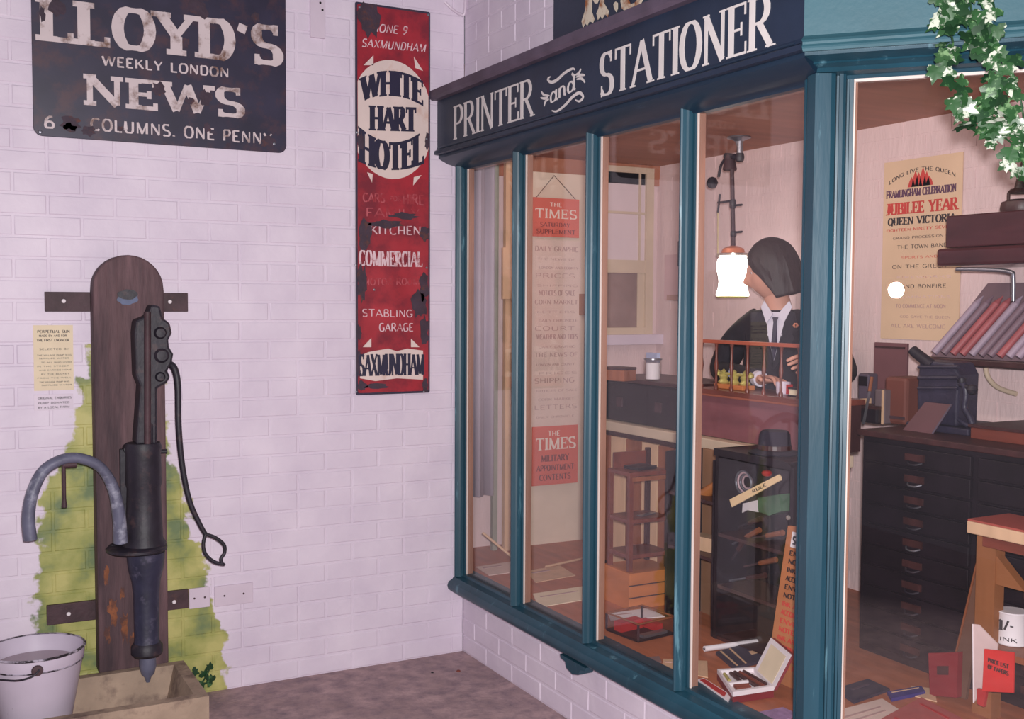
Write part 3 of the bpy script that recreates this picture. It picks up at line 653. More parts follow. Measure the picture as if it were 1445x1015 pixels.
# timber board with rounded top
P = [(-1.489, PF, .165), (-1.247, PF, .165), (-1.249, PF, 1.535)]
for k in range(1, 16):
    a = PI*k/16; P.append((-1.371+.121*math.cos(a), PF, 1.545+.120*math.sin(a)))
P.append((-1.492, PF, 1.535))
MB().prism(P, (0, .080, 0)).build('post', POSTW, pm, bevel=.006)
def strap(x0, x1, z0, z1, tilt=0):
    M = Matrix.Identity(4)
    mb = MB().box((x0, -.016, z0), (x1, -.001, z1)); return mb.build('strap', RUSTIRON, pm, bevel=.002)
s1 = strap(-1.641, -1.148, 1.462, 1.532); s2 = strap(-1.652, -1.157, .342, .414)
for q, s_ in (((90, 425), s1), ((240, 426), s1), ((97, 867), s2), ((246, 850), s2)):
    c = at(*q, Y=-.017); MB().lathe([(.0001, -.003), (.006, -.0025), (.0075, 0)], (c.x, -.016, c.z), 12, 'y').build('screw', PAPERW, s_)
# worn hole near the top
hc = at(180, 420, Y=PF)
MB().prism(blob((hc.x, PF-.002, hc.z), .036, .026, (1, 0, 0), (0, 0, 1), 0, seed=3, j=.12), (0, .003, 0)).build('socket_plate', mat('slate_blue_socket', (74, 84, 116), .5, .2, 30), pm)
MB().prism(blob((hc.x, PF-.004, hc.z+.010), .034, .018, (1, 0, 0), (0, 0, 1), 0, seed=5, j=.1), (0, .003, 0)).build('socket_hole', IRON, pm)
def cyl(c0, c1, r, name, m, par=pm, seg=20): return MB().tube([c0, c1], r, seg).build(name, m, par, smooth=True)
BX = at(212, 800, Y=-.19).x
def zz(py, Y=-.19, px=215): return at(px, py, Y=Y).z
# upper guide bracket and head
hx = at(216, 480, Y=-.15).x
HO = [(192, 628), (222, 628), (222, 548), (236, 540), (241, 532), (236, 524), (243, 512), (245, 500), (239, 490), (238, 480), (243, 470), (240, 456), (230, 449), (226, 432), (214, 430), (208, 446), (192, 452), (190, 470), (192, 530), (198, 545)]
MB().prism([(at(a_, b_, Y=-.19).x, -.19, at(a_, b_, Y=-.19).z) for a_, b_ in HO], (0, .096, 0)).build('head_casting', IRON, pm, bevel=.008)
for py, px, r in ((470, 226, .022), (502, 228, .026), (532, 226, .018)):
    c = at(px, py, Y=-.19); MB().lathe([(.001, -.012), (r*.7, -.011), (r, -.002), (r, .01), (.001, .01)], (c.x, -.19, c.z), 18, 'y').build('boss', IRON, pm, smooth=True)
c0 = at(208, 440, Y=-.19); c1 = at(208, 628, Y=-.19); MB().tube([(c0.x, -.192, c0.z), (c1.x, -.192, c1.z)], .012, 12).build('pump_rod', RUSTIRON, pm, smooth=True)
MB().lathe([(.030, zz(640)), (.034, zz(636)), (.034, zz(600)), (.026, zz(590)), (.026, zz(545))], (BX, -.16, 0), 22).build('barrel_neck', IRON, pm, smooth=True)
prof = [(.001, zz(782)), (.066, zz(782)), (.074, zz(777)), (.074, zz(768)), (.064, zz(762)), (.058, zz(690)), (.062, zz(684)), (.060, zz(640)), (.064, zz(632)), (.058, zz(626)), (.001, zz(624))]; BX -= .012
MB().lathe(prof, (BX, -.15, 0), 26).build('barrel', IRON, pm, smooth=True)
a, b = at(152, 782, Y=-.17), at(236, 768, Y=-.17)
fx = (a.x+b.x)/2; MB().lathe([(.001, -.010), (.094, -.010), (.104, -.004), (.104, .005), (.094, .011), (.001, .012)], (fx, -.15, a.z+.006), 30).build('collar_flange', IRON, pm, smooth=True)
MB().prism([(a.x, -.12, a.z), (b.x, -.12, a.z), (b.x-.005, -.12, a.z+.03), (a.x+.02, -.12, a.z+.02)], (0, .03, 0)).build('collar_plate', IRON, pm, bevel=.004)
MB().lathe([(.066, zz(782)), (.065, zz(790)), (.060, zz(806)), (.050, zz(822)), (.045, zz(840)), (.043, zz(905)), (.046, zz(912))], (BX+.004, -.15, 0), 24).build('lower_barrel', mat('blue_black_iron', (46, 46, 66), .5, .3, 16, .12, 50, c2=(82, 78, 98), c2amt=.38, c2scale=18), pm, smooth=True)
MB().lathe([(.001, zz(929)), (.046, zz(929)), (.055, zz(925)), (.055, zz(915)), (.046, zz(910)), (.001, zz(909))], (BX+.004, -.15, 0), 24).build('flange', IRON, pm, smooth=True)
MB().lathe([(.001, zz(968)), (.007, zz(967)), (.012, zz(960)), (.023, zz(955)), (.030, zz(944)), (.029, zz(929))], (BX+.006, -.15, 0), 20).build('nozzle', LEAD, pm, smooth=True)
c = at(234, 637, Y=-.12); cyl((c.x-.03, -.12, c.z), (c.x+.004, -.12, c.z), .008, 'bolt', IRON)
c = at(182, 634, Y=-.12); MB().lathe([(.001, -.03), (.018, -.026), (.02, 0), (.02, .02)], (c.x, -.10, c.z), 16, 'y').build('boss', IRON, pm, smooth=True)
bx((c.x-.030, -.112, zz(765, -.1)), (c.x+.105, -.094, c.z)).build('wear_plate', IRON, pm, bevel=.003)
RS = mat('rust_stain', (132, 78, 50), .8, .3, 30, c2=(84, 54, 50), c2amt=.5, c2scale=20)
for i_, (px_, py_, rx_, rz_) in enumerate(((160, 862, .016, .045), (176, 884, .014, .055), (152, 896, .010, .03), (188, 905, .012, .025), (172, 838, .008, .02), (226, 790, .010, .05), (150, 812, .008, .03))):
    c = at(px_, py_, Y=PF); MB().prism(blob((c.x, PF-.0006, c.z), rx_, rz_, (1, 0, 0), (0, 0, 1), 0, seed=30+i_, j=.4, n=22), (0, .0006, 0)).build('rust_stain', RS, pm)
# curved spout: bent from the side of the barrel, over and down
sp = spline([at(170, 765, Y=-.19), at(168, 730, Y=-.20), at(160, 690, Y=-.21), at(143, 661, Y=-.22), at(118, 648, Y=-.23), at(90, 648, Y=-.24), at(62, 664, Y=-.25), at(46, 695, Y=-.26), at(40, 730, Y=-.26), at(43, 762, Y=-.26)], 5)
rr = [.030-.009*min(1, i/(len(sp)*.3))+.004*max(0, i/len(sp)-.6)/.4 for i in range(len(sp))]
MB().tube(sp, rr, 16, flat=.85).build('spout', LEAD, pm, smooth=True)
c = at(90, 656, Y=-.24); d = at(91, 716, Y=-.24)
pn = MB().tube([c, c.lerp(d, .3), c.lerp(d, .8), d], [.006, .0065, .006, .009], 10).build('hanging_pin', RUSTIRON, pm, smooth=True)
c2 = at(103, 657, Y=-.24); MB().tube([c2+Vector((-.03, 0, .003)), c2+Vector((.012, 0, .003))], .010, 10).build('pin_block', RUSTIRON, pm, smooth=True)
# handle rod with the split loop grip
hp = spline([at(236, 512, Y=-.16), at(246, 520, Y=-.18), at(251, 545, Y=-.19), at(252, 600, Y=-.2), at(257, 655, Y=-.2), at(267, 705, Y=-.2), at(281, 738, Y=-.2), at(290, 754, Y=-.2)], 6)
hd = MB().tube(hp, [.013-.005*i/(len(hp)-1) for i in range(len(hp))], 12).build('handle', IRON, pm, smooth=True)
MB().tube(spline([at(290, 754, Y=-.2), at(287, 768, Y=-.2), at(290, 782, Y=-.2), at(302, 793, Y=-.2), at(318, 797, Y=-.2)], 5), [.0065]*17+[.006]*3+[.002], 10).build('grip_loop', IRON, hd, smooth=True)
MB().tube(spline([at(290, 754, Y=-.2), at(304, 759, Y=-.2), at(316, 769, Y=-.2), at(317, 780, Y=-.2), at(312, 788, Y=-.2), at(313, 795, Y=-.2)], 5), .0065, 10).build('grip_loop', IRON, hd, smooth=True)

# stone trough
TZ = .172
tr = thing('stone_trough', 'shallow stained stone sink trough under the hand pump', 'trough', (-1.55, -.3, 0))
a = at(262, 938, Z=TZ); b = at(304, 984, Z=TZ); tx1 = -1.195; ty1 = -.10; ty0 = b.y+.02; tx0 = -2.0
mb = MB(); O = [(tx0, ty0), (tx1, ty0), (tx1, ty1), (tx0, ty1)]; I = [(tx0+.04, ty0+.04), (tx1-.042, ty0+.04), (tx1-.042, ty1-.035), (tx0+.04, ty1-.035)]; J = [(tx0+.07, ty0+.09), (tx1-.075, ty0+.09), (tx1-.075, ty1-.07), (tx0+.07, ty1-.07)]
vs = [(x, y, 0) for x, y in O]+[(x, y, TZ) for x, y in O]+[(x, y, TZ) for x, y in I]+[(x, y, .06) for x, y in J]
fs = [(0, 1, 2, 3), (12, 13, 14, 15)]
for i in range(4):
    j = (i+1) % 4; fs += [(i, j, 4+j, 4+i), (4+i, 4+j, 8+j, 8+i), (8+i, 8+j, 12+j, 12+i)]
mb.add(vs, fs).build('basin', STONE, tr)
# enamel bucket
bc = at(50, 914, Z=.36); BZ = .062; bc = Vector((bc.x, bc.y, BZ)); RR = .150
bk = thing('enamel_bucket', 'chipped white enamel bucket with a wire handle standing in the trough', 'bucket', (bc.x, bc.y, BZ))
H = .298
MB().lathe([(.001, .0), (.098, .0), (.100, .006), (RR-.004, H-.04), (RR, H-.03), (RR+.001, H-.012), (RR+.002, H), (RR-.003, H), (RR-.006, H-.03), (.097, .012), (.001, .010)], (bc.x, bc.y, BZ), 48).build('body', ENAMEL, bk, smooth=True)
MB().lathe([(RR+.0025, H-.004), (RR+.006, H), (RR+.0025, H+.004), (RR-.003, H+.003)], (bc.x, bc.y, BZ), 48).build('rim', CHIP, bk, smooth=True)
MB().lathe([(RR-.0035, H-.040), (RR-.001, H-.042), (RR-.0045, H-.046)], (bc.x, bc.y, BZ), 48).build('seam', CHIP, bk, smooth=True)
WAT = mat('still_water', (150, 132, 140), .08, .1, 3)
MB().lathe([(.001, H-.052), (RR-.016, H-.052), (RR-.016, H-.055), (.001, H-.055)], (bc.x, bc.y, BZ), 40).build('water', WAT, bk)
ea = at(37, 934, Z=H-.035); ang = math.atan2(ea.y-bc.y, ea.x-bc.x)
e1 = bc+Vector((math.cos(-1.62), math.sin(-1.62), 0))*(RR+.004)+Vector((0, 0, H-.03))
MB().lathe([(.001, -.008), (.016, -.007), (.018, 0), (.016, .004), (.001, .006)], e1, 16, 'y').build('ear', RUSTIRON, bk, smooth=True)
e2 = bc+Vector((math.cos(1.52), math.sin(1.52), 0))*(RR+.004)+Vector((0, 0, H-.03))
MB().lathe([(.001, -.006), (.016, -.004), (.018, 0), (.016, .006), (.001, .008)], e2, 16, 'y').build('ear', RUSTIRON, bk, smooth=True)
hp = spline([e1+Vector((.006, -.012, .006)), e1+Vector((-.02, -.018, -.012)), e1+Vector((-.075, .02, -.026)), bc+Vector((-RR-.02, 0, H-.06)), e2+Vector((-.07, .0, -.02)), e2+Vector((-.015, .012, -.005)), e2+Vector((0, .01, .004))], 6)
MB().tube(hp, .0032, 8).build('handle', IRON, bk, smooth=True)
c = at(45, 1011, Z=.06); MB().prism(blob((bc.x-.012, bc.y-.118, BZ+.085), .014, .008, (1, 0, 0), (0, 0, 1), 0, seed=9, j=.15), (0, .004, 0)).build('enamel_chip', RUSTIRON, bk)

# floor debris
for i, (px, py, r, m, lb) in enumerate(((610, 950, .006, BLKWOOD, 'tiny black stone on the floor near the wall corner'), (647, 948, .009, mat('dead_leaf', (120, 60, 50), .8), 'small reddish brown dead leaf on the floor at the corner'))):
    c = at(px, py, Z=0); MB_ = MB().lathe([(.001, .0), (r, .001), (r*.8, r*.6), (.001, r*.8)], (c.x, c.y, 0), 7); o = MB_.build(('pebble', 'dead_leaf')[i], m); tag(o, lb, ('stone', 'leaf')[i])

# ================================================================ IVY
LEAFM = []
def leaf_mat(name, g1, g2, amt):
    return mat(name, g1, .45, .25, 30, c2=g2, c2amt=amt, c2scale=38, sharp=.06)
LM = [leaf_mat('ivy_variegated', (44, 82, 46), (196, 202, 186), .46), leaf_mat('ivy_green', (40, 78, 42), (110, 144, 100), .42), leaf_mat('ivy_dark', (28, 60, 34), (70, 108, 66), .40)]
def leaf_mesh(seed, m):
    rd = random.Random(seed)
    out = [(0, 0), (.22, -.16), (.52, -.12), (.62, .12), (.40, .30), (.52, .58), (.22, .62), (0, 1.0), (-.22, .62), (-.52, .58), (-.40, .30), (-.62, .12), (-.52, -.12), (-.22, -.16)]
    mb = MB(); vs = [(0, .25, .02)]
    for x, y in out: vs.append((x*rd.uniform(.9, 1.1), y*rd.uniform(.92, 1.08), -.16*(x*x+.5*(y-.3)**2)+rd.uniform(-.04, .04)))
    n = len(out); fs = [(0, 1+i, 1+(i+1) % n) for i in range(n)]
    me = bpy.data.meshes.new('leaf'); me.from_pydata(vs, [], fs); me.materials.append(m)
    me.polygons.foreach_set('use_smooth', [True]*len(me.polygons)); return me
LV = [leaf_mesh(k, LM[(0, 0, 1, 2, 1, 0)[k]]) for k in range(6)]
cI = N2.dot(P1+N2*.20)
def ivp(px, py, off=0):
    return at(px, py, N=N2, c=cI+off)
iv = thing('ivy_garland', 'trailing variegated ivy garland hanging over the teal fascia at the right', 'ivy', tuple(ivp(1385, 120)))
strands = [[(1340, -20), (1332, 20), (1345, 60), (1338, 95), (1352, 130), (1365, 160), (1392, 180), (1425, 200), (1440, 222)],
           [(1392, -20), (1398, 20), (1392, 55), (1404, 95), (1412, 130), (1418, 165), (1436, 200), (1450, 250)],
           [(1365, -20), (1372, 20), (1376, 60), (1400, 75), (1425, 95), (1440, 140), (1447, 190)]]
rd = random.Random(5)
off0 = WL[iv.name]
for si, st in enumerate(strands):
    sp = spline([ivp(x, y, .015*math.sin(k*1.7+si)) for k, (x, y) in enumerate(st)], 6)
    MB().tube(sp, .0022, 6).build('stem', LM[2], iv, smooth=True)
    for i in range(0, len(sp)-1):
        for r_ in range((3, 3, 2)[si]):
            if rd.random() < (.50, .50, .74)[si]: continue
            p = sp[i].lerp(sp[i+1], rd.random())
            c = p+D2*rd.uniform(-.026, .026)+Vector((0, 0, rd.uniform(-.02, .02)))+N2*rd.uniform(-.01, .035)
            s_ = rd.uniform(.024, .042)
            q = bpy.data.objects.new('leaf', LV[rd.randrange(6)]); COL.objects.link(q); q.parent = iv; q.location = c-off0; q.scale = (s_, s_, s_)
            zax = (N2+Vector((rd.uniform(-.7, .7), rd.uniform(-.7, .7), rd.uniform(-.2, .8)))).normalized()
            yax = Vector((rd.uniform(-.8, .8), rd.uniform(-.8, .8), rd.uniform(-1, -.2))); yax = (yax-zax*yax.dot(zax)).normalized(); xax = yax.cross(zax)
            q.rotation_euler = Matrix((xax, yax, zax)).transposed().to_euler()
#PART2
# ================================================================ SHOP INTERIOR
ORANGEP = mat('faded_orange_print', (206, 100, 84), .7, .08, 9)
WHITEL = mat('print_white', (226, 206, 196), .7, .04)
DARKL = mat('print_brown', (120, 62, 62), .7, .06)
FAINTL = mat('faint_newsprint_ink', (178, 146, 142), .8, .06, 30)
GREYT = mat('grey_curtain_cloth', (176, 164, 178), .8, .06, 6)
# window in the back wall
w1 = MB(); x0, x1, z0, z1 = .93, 1.255, 1.345, 2.185; yw = YW
fr = MB()
for lo, hi in (((x0, yw-.035, z0), (x0+.03, yw-.001, z1)), ((x1-.045, yw-.035, z0), (x1, yw-.001, z1)), ((x0, yw-.034, z0), (x1, yw-.001, z0+.035)), ((x0, yw-.034, z1-.03), (x1, yw-.001, z1))): fr.box(lo, hi)
o = fr.build('window_1', CREAMW); tag(o, kind='structure'); w1 = o; WL[w1.name] = WL[o.name]
def part(mb, name, m, par, **k): return mb.build(name, m, par, **k)
part(bx((x0+.03, yw-.02, 1.72), (x1-.045, yw-.004, z1-.03)), 'blind', mat('pale_blind', (212, 192, 196), .8, .04), w1)
part(bx((x0+.03, yw-.03, 1.95), (x1-.045, yw-.02, 1.962)), 'sash_bar', CREAMW, w1)
part(bx((x1-.085, yw-.028, 1.72), (x1-.075, yw-.02, z1-.03)), 'sash_bar', CREAMW, w1)
part(bx((x0+.03, yw-.03, 1.655), (x1-.045, yw-.004, 1.72)), 'meeting_rail', CREAMW, w1)
part(bx((x0+.03, yw-.015, z0+.035), (x1-.085, yw-.004, 1.655)), 'pane', mat('dusty_dark_pane', (138, 112, 106), .3, .15, 9), w1)
part(bx((x1-.085, yw-.02, z0+.035), (x1-.045, yw-.004, 1.655)), 'stile', CREAMW, w1)
part(bx((x0-.03, yw-.07, z0-.05), (XW-.002, yw-.001, z0)), 'sill', WHP, w1)
bp = mat('pale_blue_paper', (170, 176, 208), .8, .05)

def prop(name, label, cat, loc, group=None): return thing(name, label, cat, tuple(loc), 0, group)

# curtain at the left end
mb = MB(); xa, xb, n = .03, .31, 40; vs = []
for z in (.60, 2.15):
    for i in range(n+1):
        t = i/n; vs.append((xa+(xb-xa)*t, .33+.022*math.sin(t*23)+.008*math.sin(t*51), z))
fs = [(i, i+1, n+2+i, n+1+i) for i in range(n)]
o = mb.add(vs, fs).build('curtain', GREYT, smooth=True, solid=.003); tag(o, 'pale grey curtain hanging inside the leftmost pane', 'curtain')
# timber batten with a small panel
a = at(712, 250, Y=.30); b = at(727, 700, Y=.30)
t = prop('timber_batten', 'upright pale timber batten beside the grey curtain behind the glass', 'batten', (a.x, .3, FZ))
bx((a.x, .285, FZ), (b.x, .31, CZ-.005)).build('batten', PALEW, t)
bx((a.x-.045, .318, FZ), (a.x-.02, .34, CZ-.005)).build('edge_strip', mat('grey_green_strip', (140, 140, 128), .7), t)
c0, c1 = at(708, 422, Y=.28), at(728, 350, Y=.28)
bx((c0.x, .268, c0.z), (c1.x+.01, .284, c1.z)).build('panel', PALEW, t)
# backing board for the posters
c0, c1 = at(744, 850, Y=.33), at(836, 240, Y=.33)
BBX0, BBX1 = c0.x-.01, c1.x
o = bx((BBX0, .335, FZ), (BBX1, .36, 2.12)).build('backing_board', mat('cream_hardboard', (216, 194, 176), .8, .05)); tag(o, 'tall cream board behind the two orange posters', 'board')
def vposter(name, label, px, m, lines, y=.325, cat='poster', th=.003, mi=BLACKINK, group=None):
    c = [at(*q, Y=y) for q in px]; x0, x1 = c[0].x, c[1].x; z1, z0 = c[0].z, c[1].z
    t = prop(name, label, cat, ((x0+x1)/2, y, z0), group)
    bx((x0, y, z0), (x1, y+th, z1)).build('sheet', m, t)
    for txt, v, hh, a, b, im, ser in lines:
        lettering(txt, (x0+(x1-x0)*a, y, z1-(z1-z0)*v), (x0+(x1-x0)*b, y, z1-(z1-z0)*v), (z1-z0)*hh, (0, -1, 0), im, t, t=.2, thin=.09, serif=ser, slab=.07, depth=.0008, gap=.08)
    return t, x0, x1, z0, z1
t, x0, x1, z0, z1 = vposter('newspaper_poster', 'orange THE TIMES poster hanging on a string at the top of the cream board', [(752, 278), (817, 336)], ORANGEP,
        [('THE', .22, .11, .36, .62, WHITEL, 0), ('TIMES', .52, .24, .05, .95, WHITEL, .8), ('SATURDAY', .74, .11, .16, .8, DARKL, 0), ('SUPPLEMENT', .92, .12, .08, .92, DARKL, .4)], y=.31)
a = Vector((x0+.02, .312, z1)); b = Vector((x1-.02, .312, z1)); m_ = Vector(((x0+x1)/2, .332, z1+.11))
MB().tube([a, m_], .0016, 6).build('string', DWOOD, t); MB().tube([m_, b], .0016, 6).build('string', DWOOD, t)
vposter('newspaper_poster', 'orange THE TIMES poster low down beneath the faded newspaper sheet', [(751, 603), (815, 681)], ORANGEP,
        [('THE', .17, .09, .34, .6, WHITEL, 0), ('TIMES', .40, .20, .08, .95, WHITEL, .8), ('MILITARY', .60, .11, .2, .8, DARKL, .3), ('APPOINTMENT', .76, .10, .1, .92, DARKL, 0), ('CONTENTS', .92, .10, .16, .84, DARKL, 0)], y=.31)
ln = []; words_ = ['DAILY GRAPHIC', 'THE NEWS OF', 'LONDON AND COUNTY', 'PRICES', 'SHIPPING', 'NOTICES OF SALE', 'CORN MARKET', 'LETTERS', 'DAILY CHRONICLE', 'COURT', 'WEATHER AND TIDES']
for k in range(20): ln.append((words_[k % 11], .06+.047*k, (.024, .012, .014)[k % 3] if k % 5 else .028, .06+.04*(k % 3), .94-.06*(k % 2), FAINTL, 0))
vposter('newspaper_sheet', 'faded newspaper sheet between the two orange posters', [(751, 338), (818, 600)], PAPERP, ln, y=.326, cat='newspaper')
c0, c1 = at(818, 445, Y=.32), at(834, 415, Y=.32)
o = bx((c0.x, .318, c0.z), (c1.x, .33, c1.z)).build('brown_tag', mat('brown_card', (150, 104, 80), .7)); tag(o, 'small brown card tag at the right edge of the newspaper sheet', 'card')

# counter, chest and writing desk
ct = prop('shop_counter', 'long wooden counter with a pale painted edge under the dark chest and desk', 'counter', (.8, -.7, FZ))
bx((.60, -1.50, FZ), (.70, -.12, .955)).build('body', DWOOD, ct); bx((.70, -.66, FZ), (.92, -.12, .955)).build('side_unit', DWOOD, ct)
MB().prism([(.565, -1.52, .955), (.72, -1.52, .955), (.72, -.68, .955), (.94, -.68, .955), (.94, -.10, .955), (.565, -.10, .955)], (0, 0, .04)).build('top_edge', CREAMW, ct, bevel=.004)
for k in range(6):
    y = -.14-.115*k; bx((.585, y-.105, FZ+.04), (.60, y, .93)).build('front_board', (MIDWOOD, PALEW, MIDWOOD, PALEW, MIDWOOD, MAHOG)[k], ct)
bx((.575, -1.49, .36), (.60, -1.44, .95)).build('pilaster', CREAMW, ct)
bx((.58, -1.43, .40), (.60, -.86, .93)).build('dark_panel', BLKWOOD, ct)
ch = prop('dark_chest', 'large near black wooden chest on the left of the counter', 'chest', (.8, -.45, .996))
bx((.60, -.72, .998), (.90, -.14, 1.165)).build('box', BLKWOOD, ch, bevel=.006)
bx((.585, -.735, 1.168), (.91, -.13, 1.185)).build('lid', DWOOD, ch, bevel=.004)
for y in (-.3, -.58): bx((.592, y-.02, 1.06), (.60, y+.02, 1.10)).build('lock_plate', RUSTIRON, ch)
c = at(874, 537, Z=1.186)
o = prop('brown_box', 'small brown wooden box on the left end of the dark chest', 'box', (c.x, c.y, 1.186))
M = frame((c.x, c.y, 1.186), .3); bx((-.04, -.055, 0), (.04, .055, .045), M).build('body', MIDWOOD, o, bevel=.003); bx((-.042, -.057, .045), (.042, .057, .056), M).build('lid', DWOOD, o, bevel=.003)
c = at(921, 537, Z=1.186)
o = prop('glass_jar', 'clear glass jar with paper inside standing on the dark chest', 'jar', (c.x, c.y, 1.186))
MB().lathe([(.034, 0), (.036, .004), (.036, .085), (.033, .085), (.033, .005)], (c.x, c.y, 1.188), 20).build('glass', GLASS2, o, smooth=True)
MB().lathe([(.001, .004), (.029, .004), (.029, .07), (.001, .07)], (c.x, c.y, 1.188), 14).build('paper_roll', PAPERW, o, smooth=True)
MB().lathe([(.034, .082), (.038, .084), (.038, .088), (.033, .088)], (c.x, c.y, 1.188), 20).build('rim', STEEL, o, smooth=True)
c = at(890, 505, Z=1.186)
o = bx((.86, -.20, 1.186), (.88, -.12, 1.28), None).build('pale_blue_card', bp); tag(o, 'pale blue card propped up at the back of the dark chest', 'card')

dk = prop('writing_desk', 'clerk\'s desk with a mahogany front and spindle gallery in front of the person', 'desk', (.7, -1.15, .996))
DX = .61
bx((DX, -1.47, .998), (DX+.02, -.80, 1.158)).build('front_panel', mat('plum_mahogany', (128, 78, 84), .5, .2, 5, stretch=(4, .8, 4)), dk)
bx((DX-.012, -1.48, 1.158), (DX+.20, -.79, 1.178)).build('desk_top', MAHOG, dk, bevel=.003)
bx((DX+.021, -.82, .998), (DX+.19, -.80, 1.158)).build('side_panel', DWOOD, dk); bx((DX+.021, -1.47, .998), (DX+.19, -1.45, 1.158)).build('side_panel', DWOOD, dk)
bx((DX, -1.46, 1.352), (DX+.014, -.81, 1.366)).build('gallery_rail', mat('varnished_orange_rail', (168, 84, 60), .3, .1), dk, bevel=.002)
for k in range(8):
    y = -.83-.0885*k
    MB().lathe([(.008, 0), (.008, .012), (.005, .018), (.0045, .06), (.008, .09), (.0045, .12), (.005, .16), (.008, .174)], (DX+.007, y, 1.178), 10).build('spindle', MAHOG, dk, smooth=True)
bx((DX-.013, -1.46, 1.153), (DX-.004, -.81, 1.16)).build('edge_bead', mat('orange_bead', (150, 84, 64), .4), dk)
DT = 1.178
# brass inkstand
c = at(1036, 546, Z=DT); c = Vector((.69, c.y+(.69-c.x)*0, DT)); c = at(1036, 538, X=.69); c.z = DT
ik = prop('brass_inkstand', 'ornate pale brass inkstand on an orange wooden base behind the gallery', 'inkstand', c)
bx((c.x-.03, c.y-.085, DT), (c.x+.03, c.y+.085, DT+.018)).build('base', mat('orange_base', (196, 120, 70), .5), ik, bevel=.003)
for k in (-1, 0, 1):
    MB().lathe([(.018, 0), (.022, .006), (.014, .016), (.019, .028), (.014, .034), (.006, .038), (.010, .048), (.001, .056)], (c.x, c.y+k*.062, DT+.018), 14).build('ink_pot', BRASS, ik, smooth=True)
MB().tube([(c.x, c.y-.09, DT+.056), (c.x, c.y+.09, DT+.056)], .006, 8).build('pen_rail', BRASS, ik, smooth=True)
for k in (-1, 1): MB().lathe([(.001, -.012), (.012, -.006), (.013, .004), (.001, .014)], (c.x, c.y+k*.094, DT+.056), 12).build('finial', BRASS, ik, smooth=True)
c = at(1031, 515, X=.72); o = MB().lathe([(.012, 0), (.001, .045)], (c.x, c.y, c.z-.045), 8).build('paper_cone', bp, ik)
c = at(1105, 550, X=.69); c.z = DT
cu = prop('white_cup', 'small white cup with a red side standing on the desk', 'cup', c)
MB().lathe([(.020, 0), (.024, .004), (.027, .045), (.024, .045), (.020, .006), (.001, .006)], c, 18).build('body', WHP, cu, smooth=True)
bx((c.x-.012, c.y-.034, DT+.004), (c.x+.014, c.y-.0285, DT+.038)).build('label', REDC, cu)
c = at(1128, 550, X=.68); c.z = DT
o = prop('desk_book', 'dark ledger lying near the right end of the desk', 'book', c)
bx((c.x-.03, c.y-.05, DT), (c.x+.07, c.y+.025, DT+.006)).build('cover', BLKWOOD, o); bx((c.x-.027, c.y-.047, DT+.006), (c.x+.067, c.y+.022, DT+.026)).build('pages', PAPER, o); bx((c.x-.03, c.y-.05, DT+.026), (c.x+.07, c.y+.025, DT+.032)).build('cover', BLKWOOD, o)

# ---------------------------------------------------------------- the person
SKIN = mat('mannequin_skin', (206, 150, 130), .6, .05, 20)
HAIR = mat('dark_brown_hair', (38, 22, 22), .6, .3, 60, .3, 90, stretch=(1, 1, .2))
SUIT = mat('black_cloth_suit', (27, 23, 34), .9, .12, 40)
SHIRT = mat('white_shirt', (206, 200, 214), .8, .03)
pp = Vector((1.06, -.785, FZ))
F = Vector((-.82, -.57, 0)).normalized(); Ls = Vector((-F.y, F.x, 0))*1.0; Ls = Vector((.57, -.82, 0)).normalized()
pe = thing('person', 'person with dark hair in a black suit, white shirt and tie behind the desk', 'person', tuple(pp))
def skin(name, verts, edges, rad, m, par, root=0, sub=2):
    me = bpy.data.meshes.new(name); off = WL[par.name]
    me.from_pydata([Vector(v)-off for v in verts], edges, []); o = bpy.data.objects.new(name, me); COL.objects.link(o); o.parent = par; WL[o.name] = off
    me.materials.append(m)
    md = o.modifiers.new('Skin', 'SKIN'); md.use_smooth_shade = True
    sv = me.skin_vertices[0].data
    for i, r in enumerate(rad):
        sv[i].radius = r if isinstance(r, tuple) else (r, r); sv[i].use_root = (i == root)
    s2 = o.modifiers.new('Sub', 'SUBSURF'); s2.levels = sub; s2.render_levels = sub
    return o
def q(f, l, z): return pp+F*f+Ls*l+Vector((0, 0, z-FZ))
HL = at(1162, 512, X=.80); HR = at(1080, 536, X=.74)          # the two hands
HR.z = max(HR.z, DT+.035)
pel, wa, chs, nb, nt_ = q(0, 0, .93), q(.0, 0, 1.10), q(.0, 0, 1.33), q(.0, -.01, 1.475), q(.025, -.025, 1.55)
sl, s_r = q(-.005, .165, 1.415), q(-.005, -.165, 1.415)
el = q(.03, .26, 1.22); er = q(.06, -.235, 1.245)
er = q(.04, -.245, 1.215); sl, s_r = q(-.005, .12, 1.405), q(-.005, -.12, 1.405)
tor = [pel, wa, chs, nb, sl, s_r, el, er, HL.lerp(el, .18), HR.lerp(er, .22), q(0, .195, 1.345), q(0, -.195, 1.345)]
skin('jacket', tor, [(0, 1), (1, 2), (2, 3), (2, 4), (2, 5), (4, 10), (10, 6), (5, 11), (11, 7), (6, 8), (7, 9)], [(.15, .12), (.145, .11), (.15, .115), .06, .085, .085, .058, .058, .042, .042, .07, .07], SUIT, pe)
kl, kr = q(.27, .09, .86), q(.24, -.09, .86); fl_, fr_ = q(.20, .09, FZ+.10), q(.17, -.09, FZ+.10)
skin('trousers', [pel, q(.04, .10, .88), q(.04, -.10, .88), kl, kr, fl_, fr_], [(0, 1), (0, 2), (1, 3), (2, 4), (3, 5), (4, 6)], [(.14, .12), .085, .085, .06, .06, .045, .045], SUIT, pe)
for p_ in (fl_, fr_):
    skin('shoe', [p_+Vector((0, 0, -.045)), p_+F*.04+Vector((0, 0, -.06)), p_+F*.09+Vector((0, 0, -.066))], [(0, 1), (1, 2)], [.042, .04, .03], BLKWOOD, pe, sub=1)
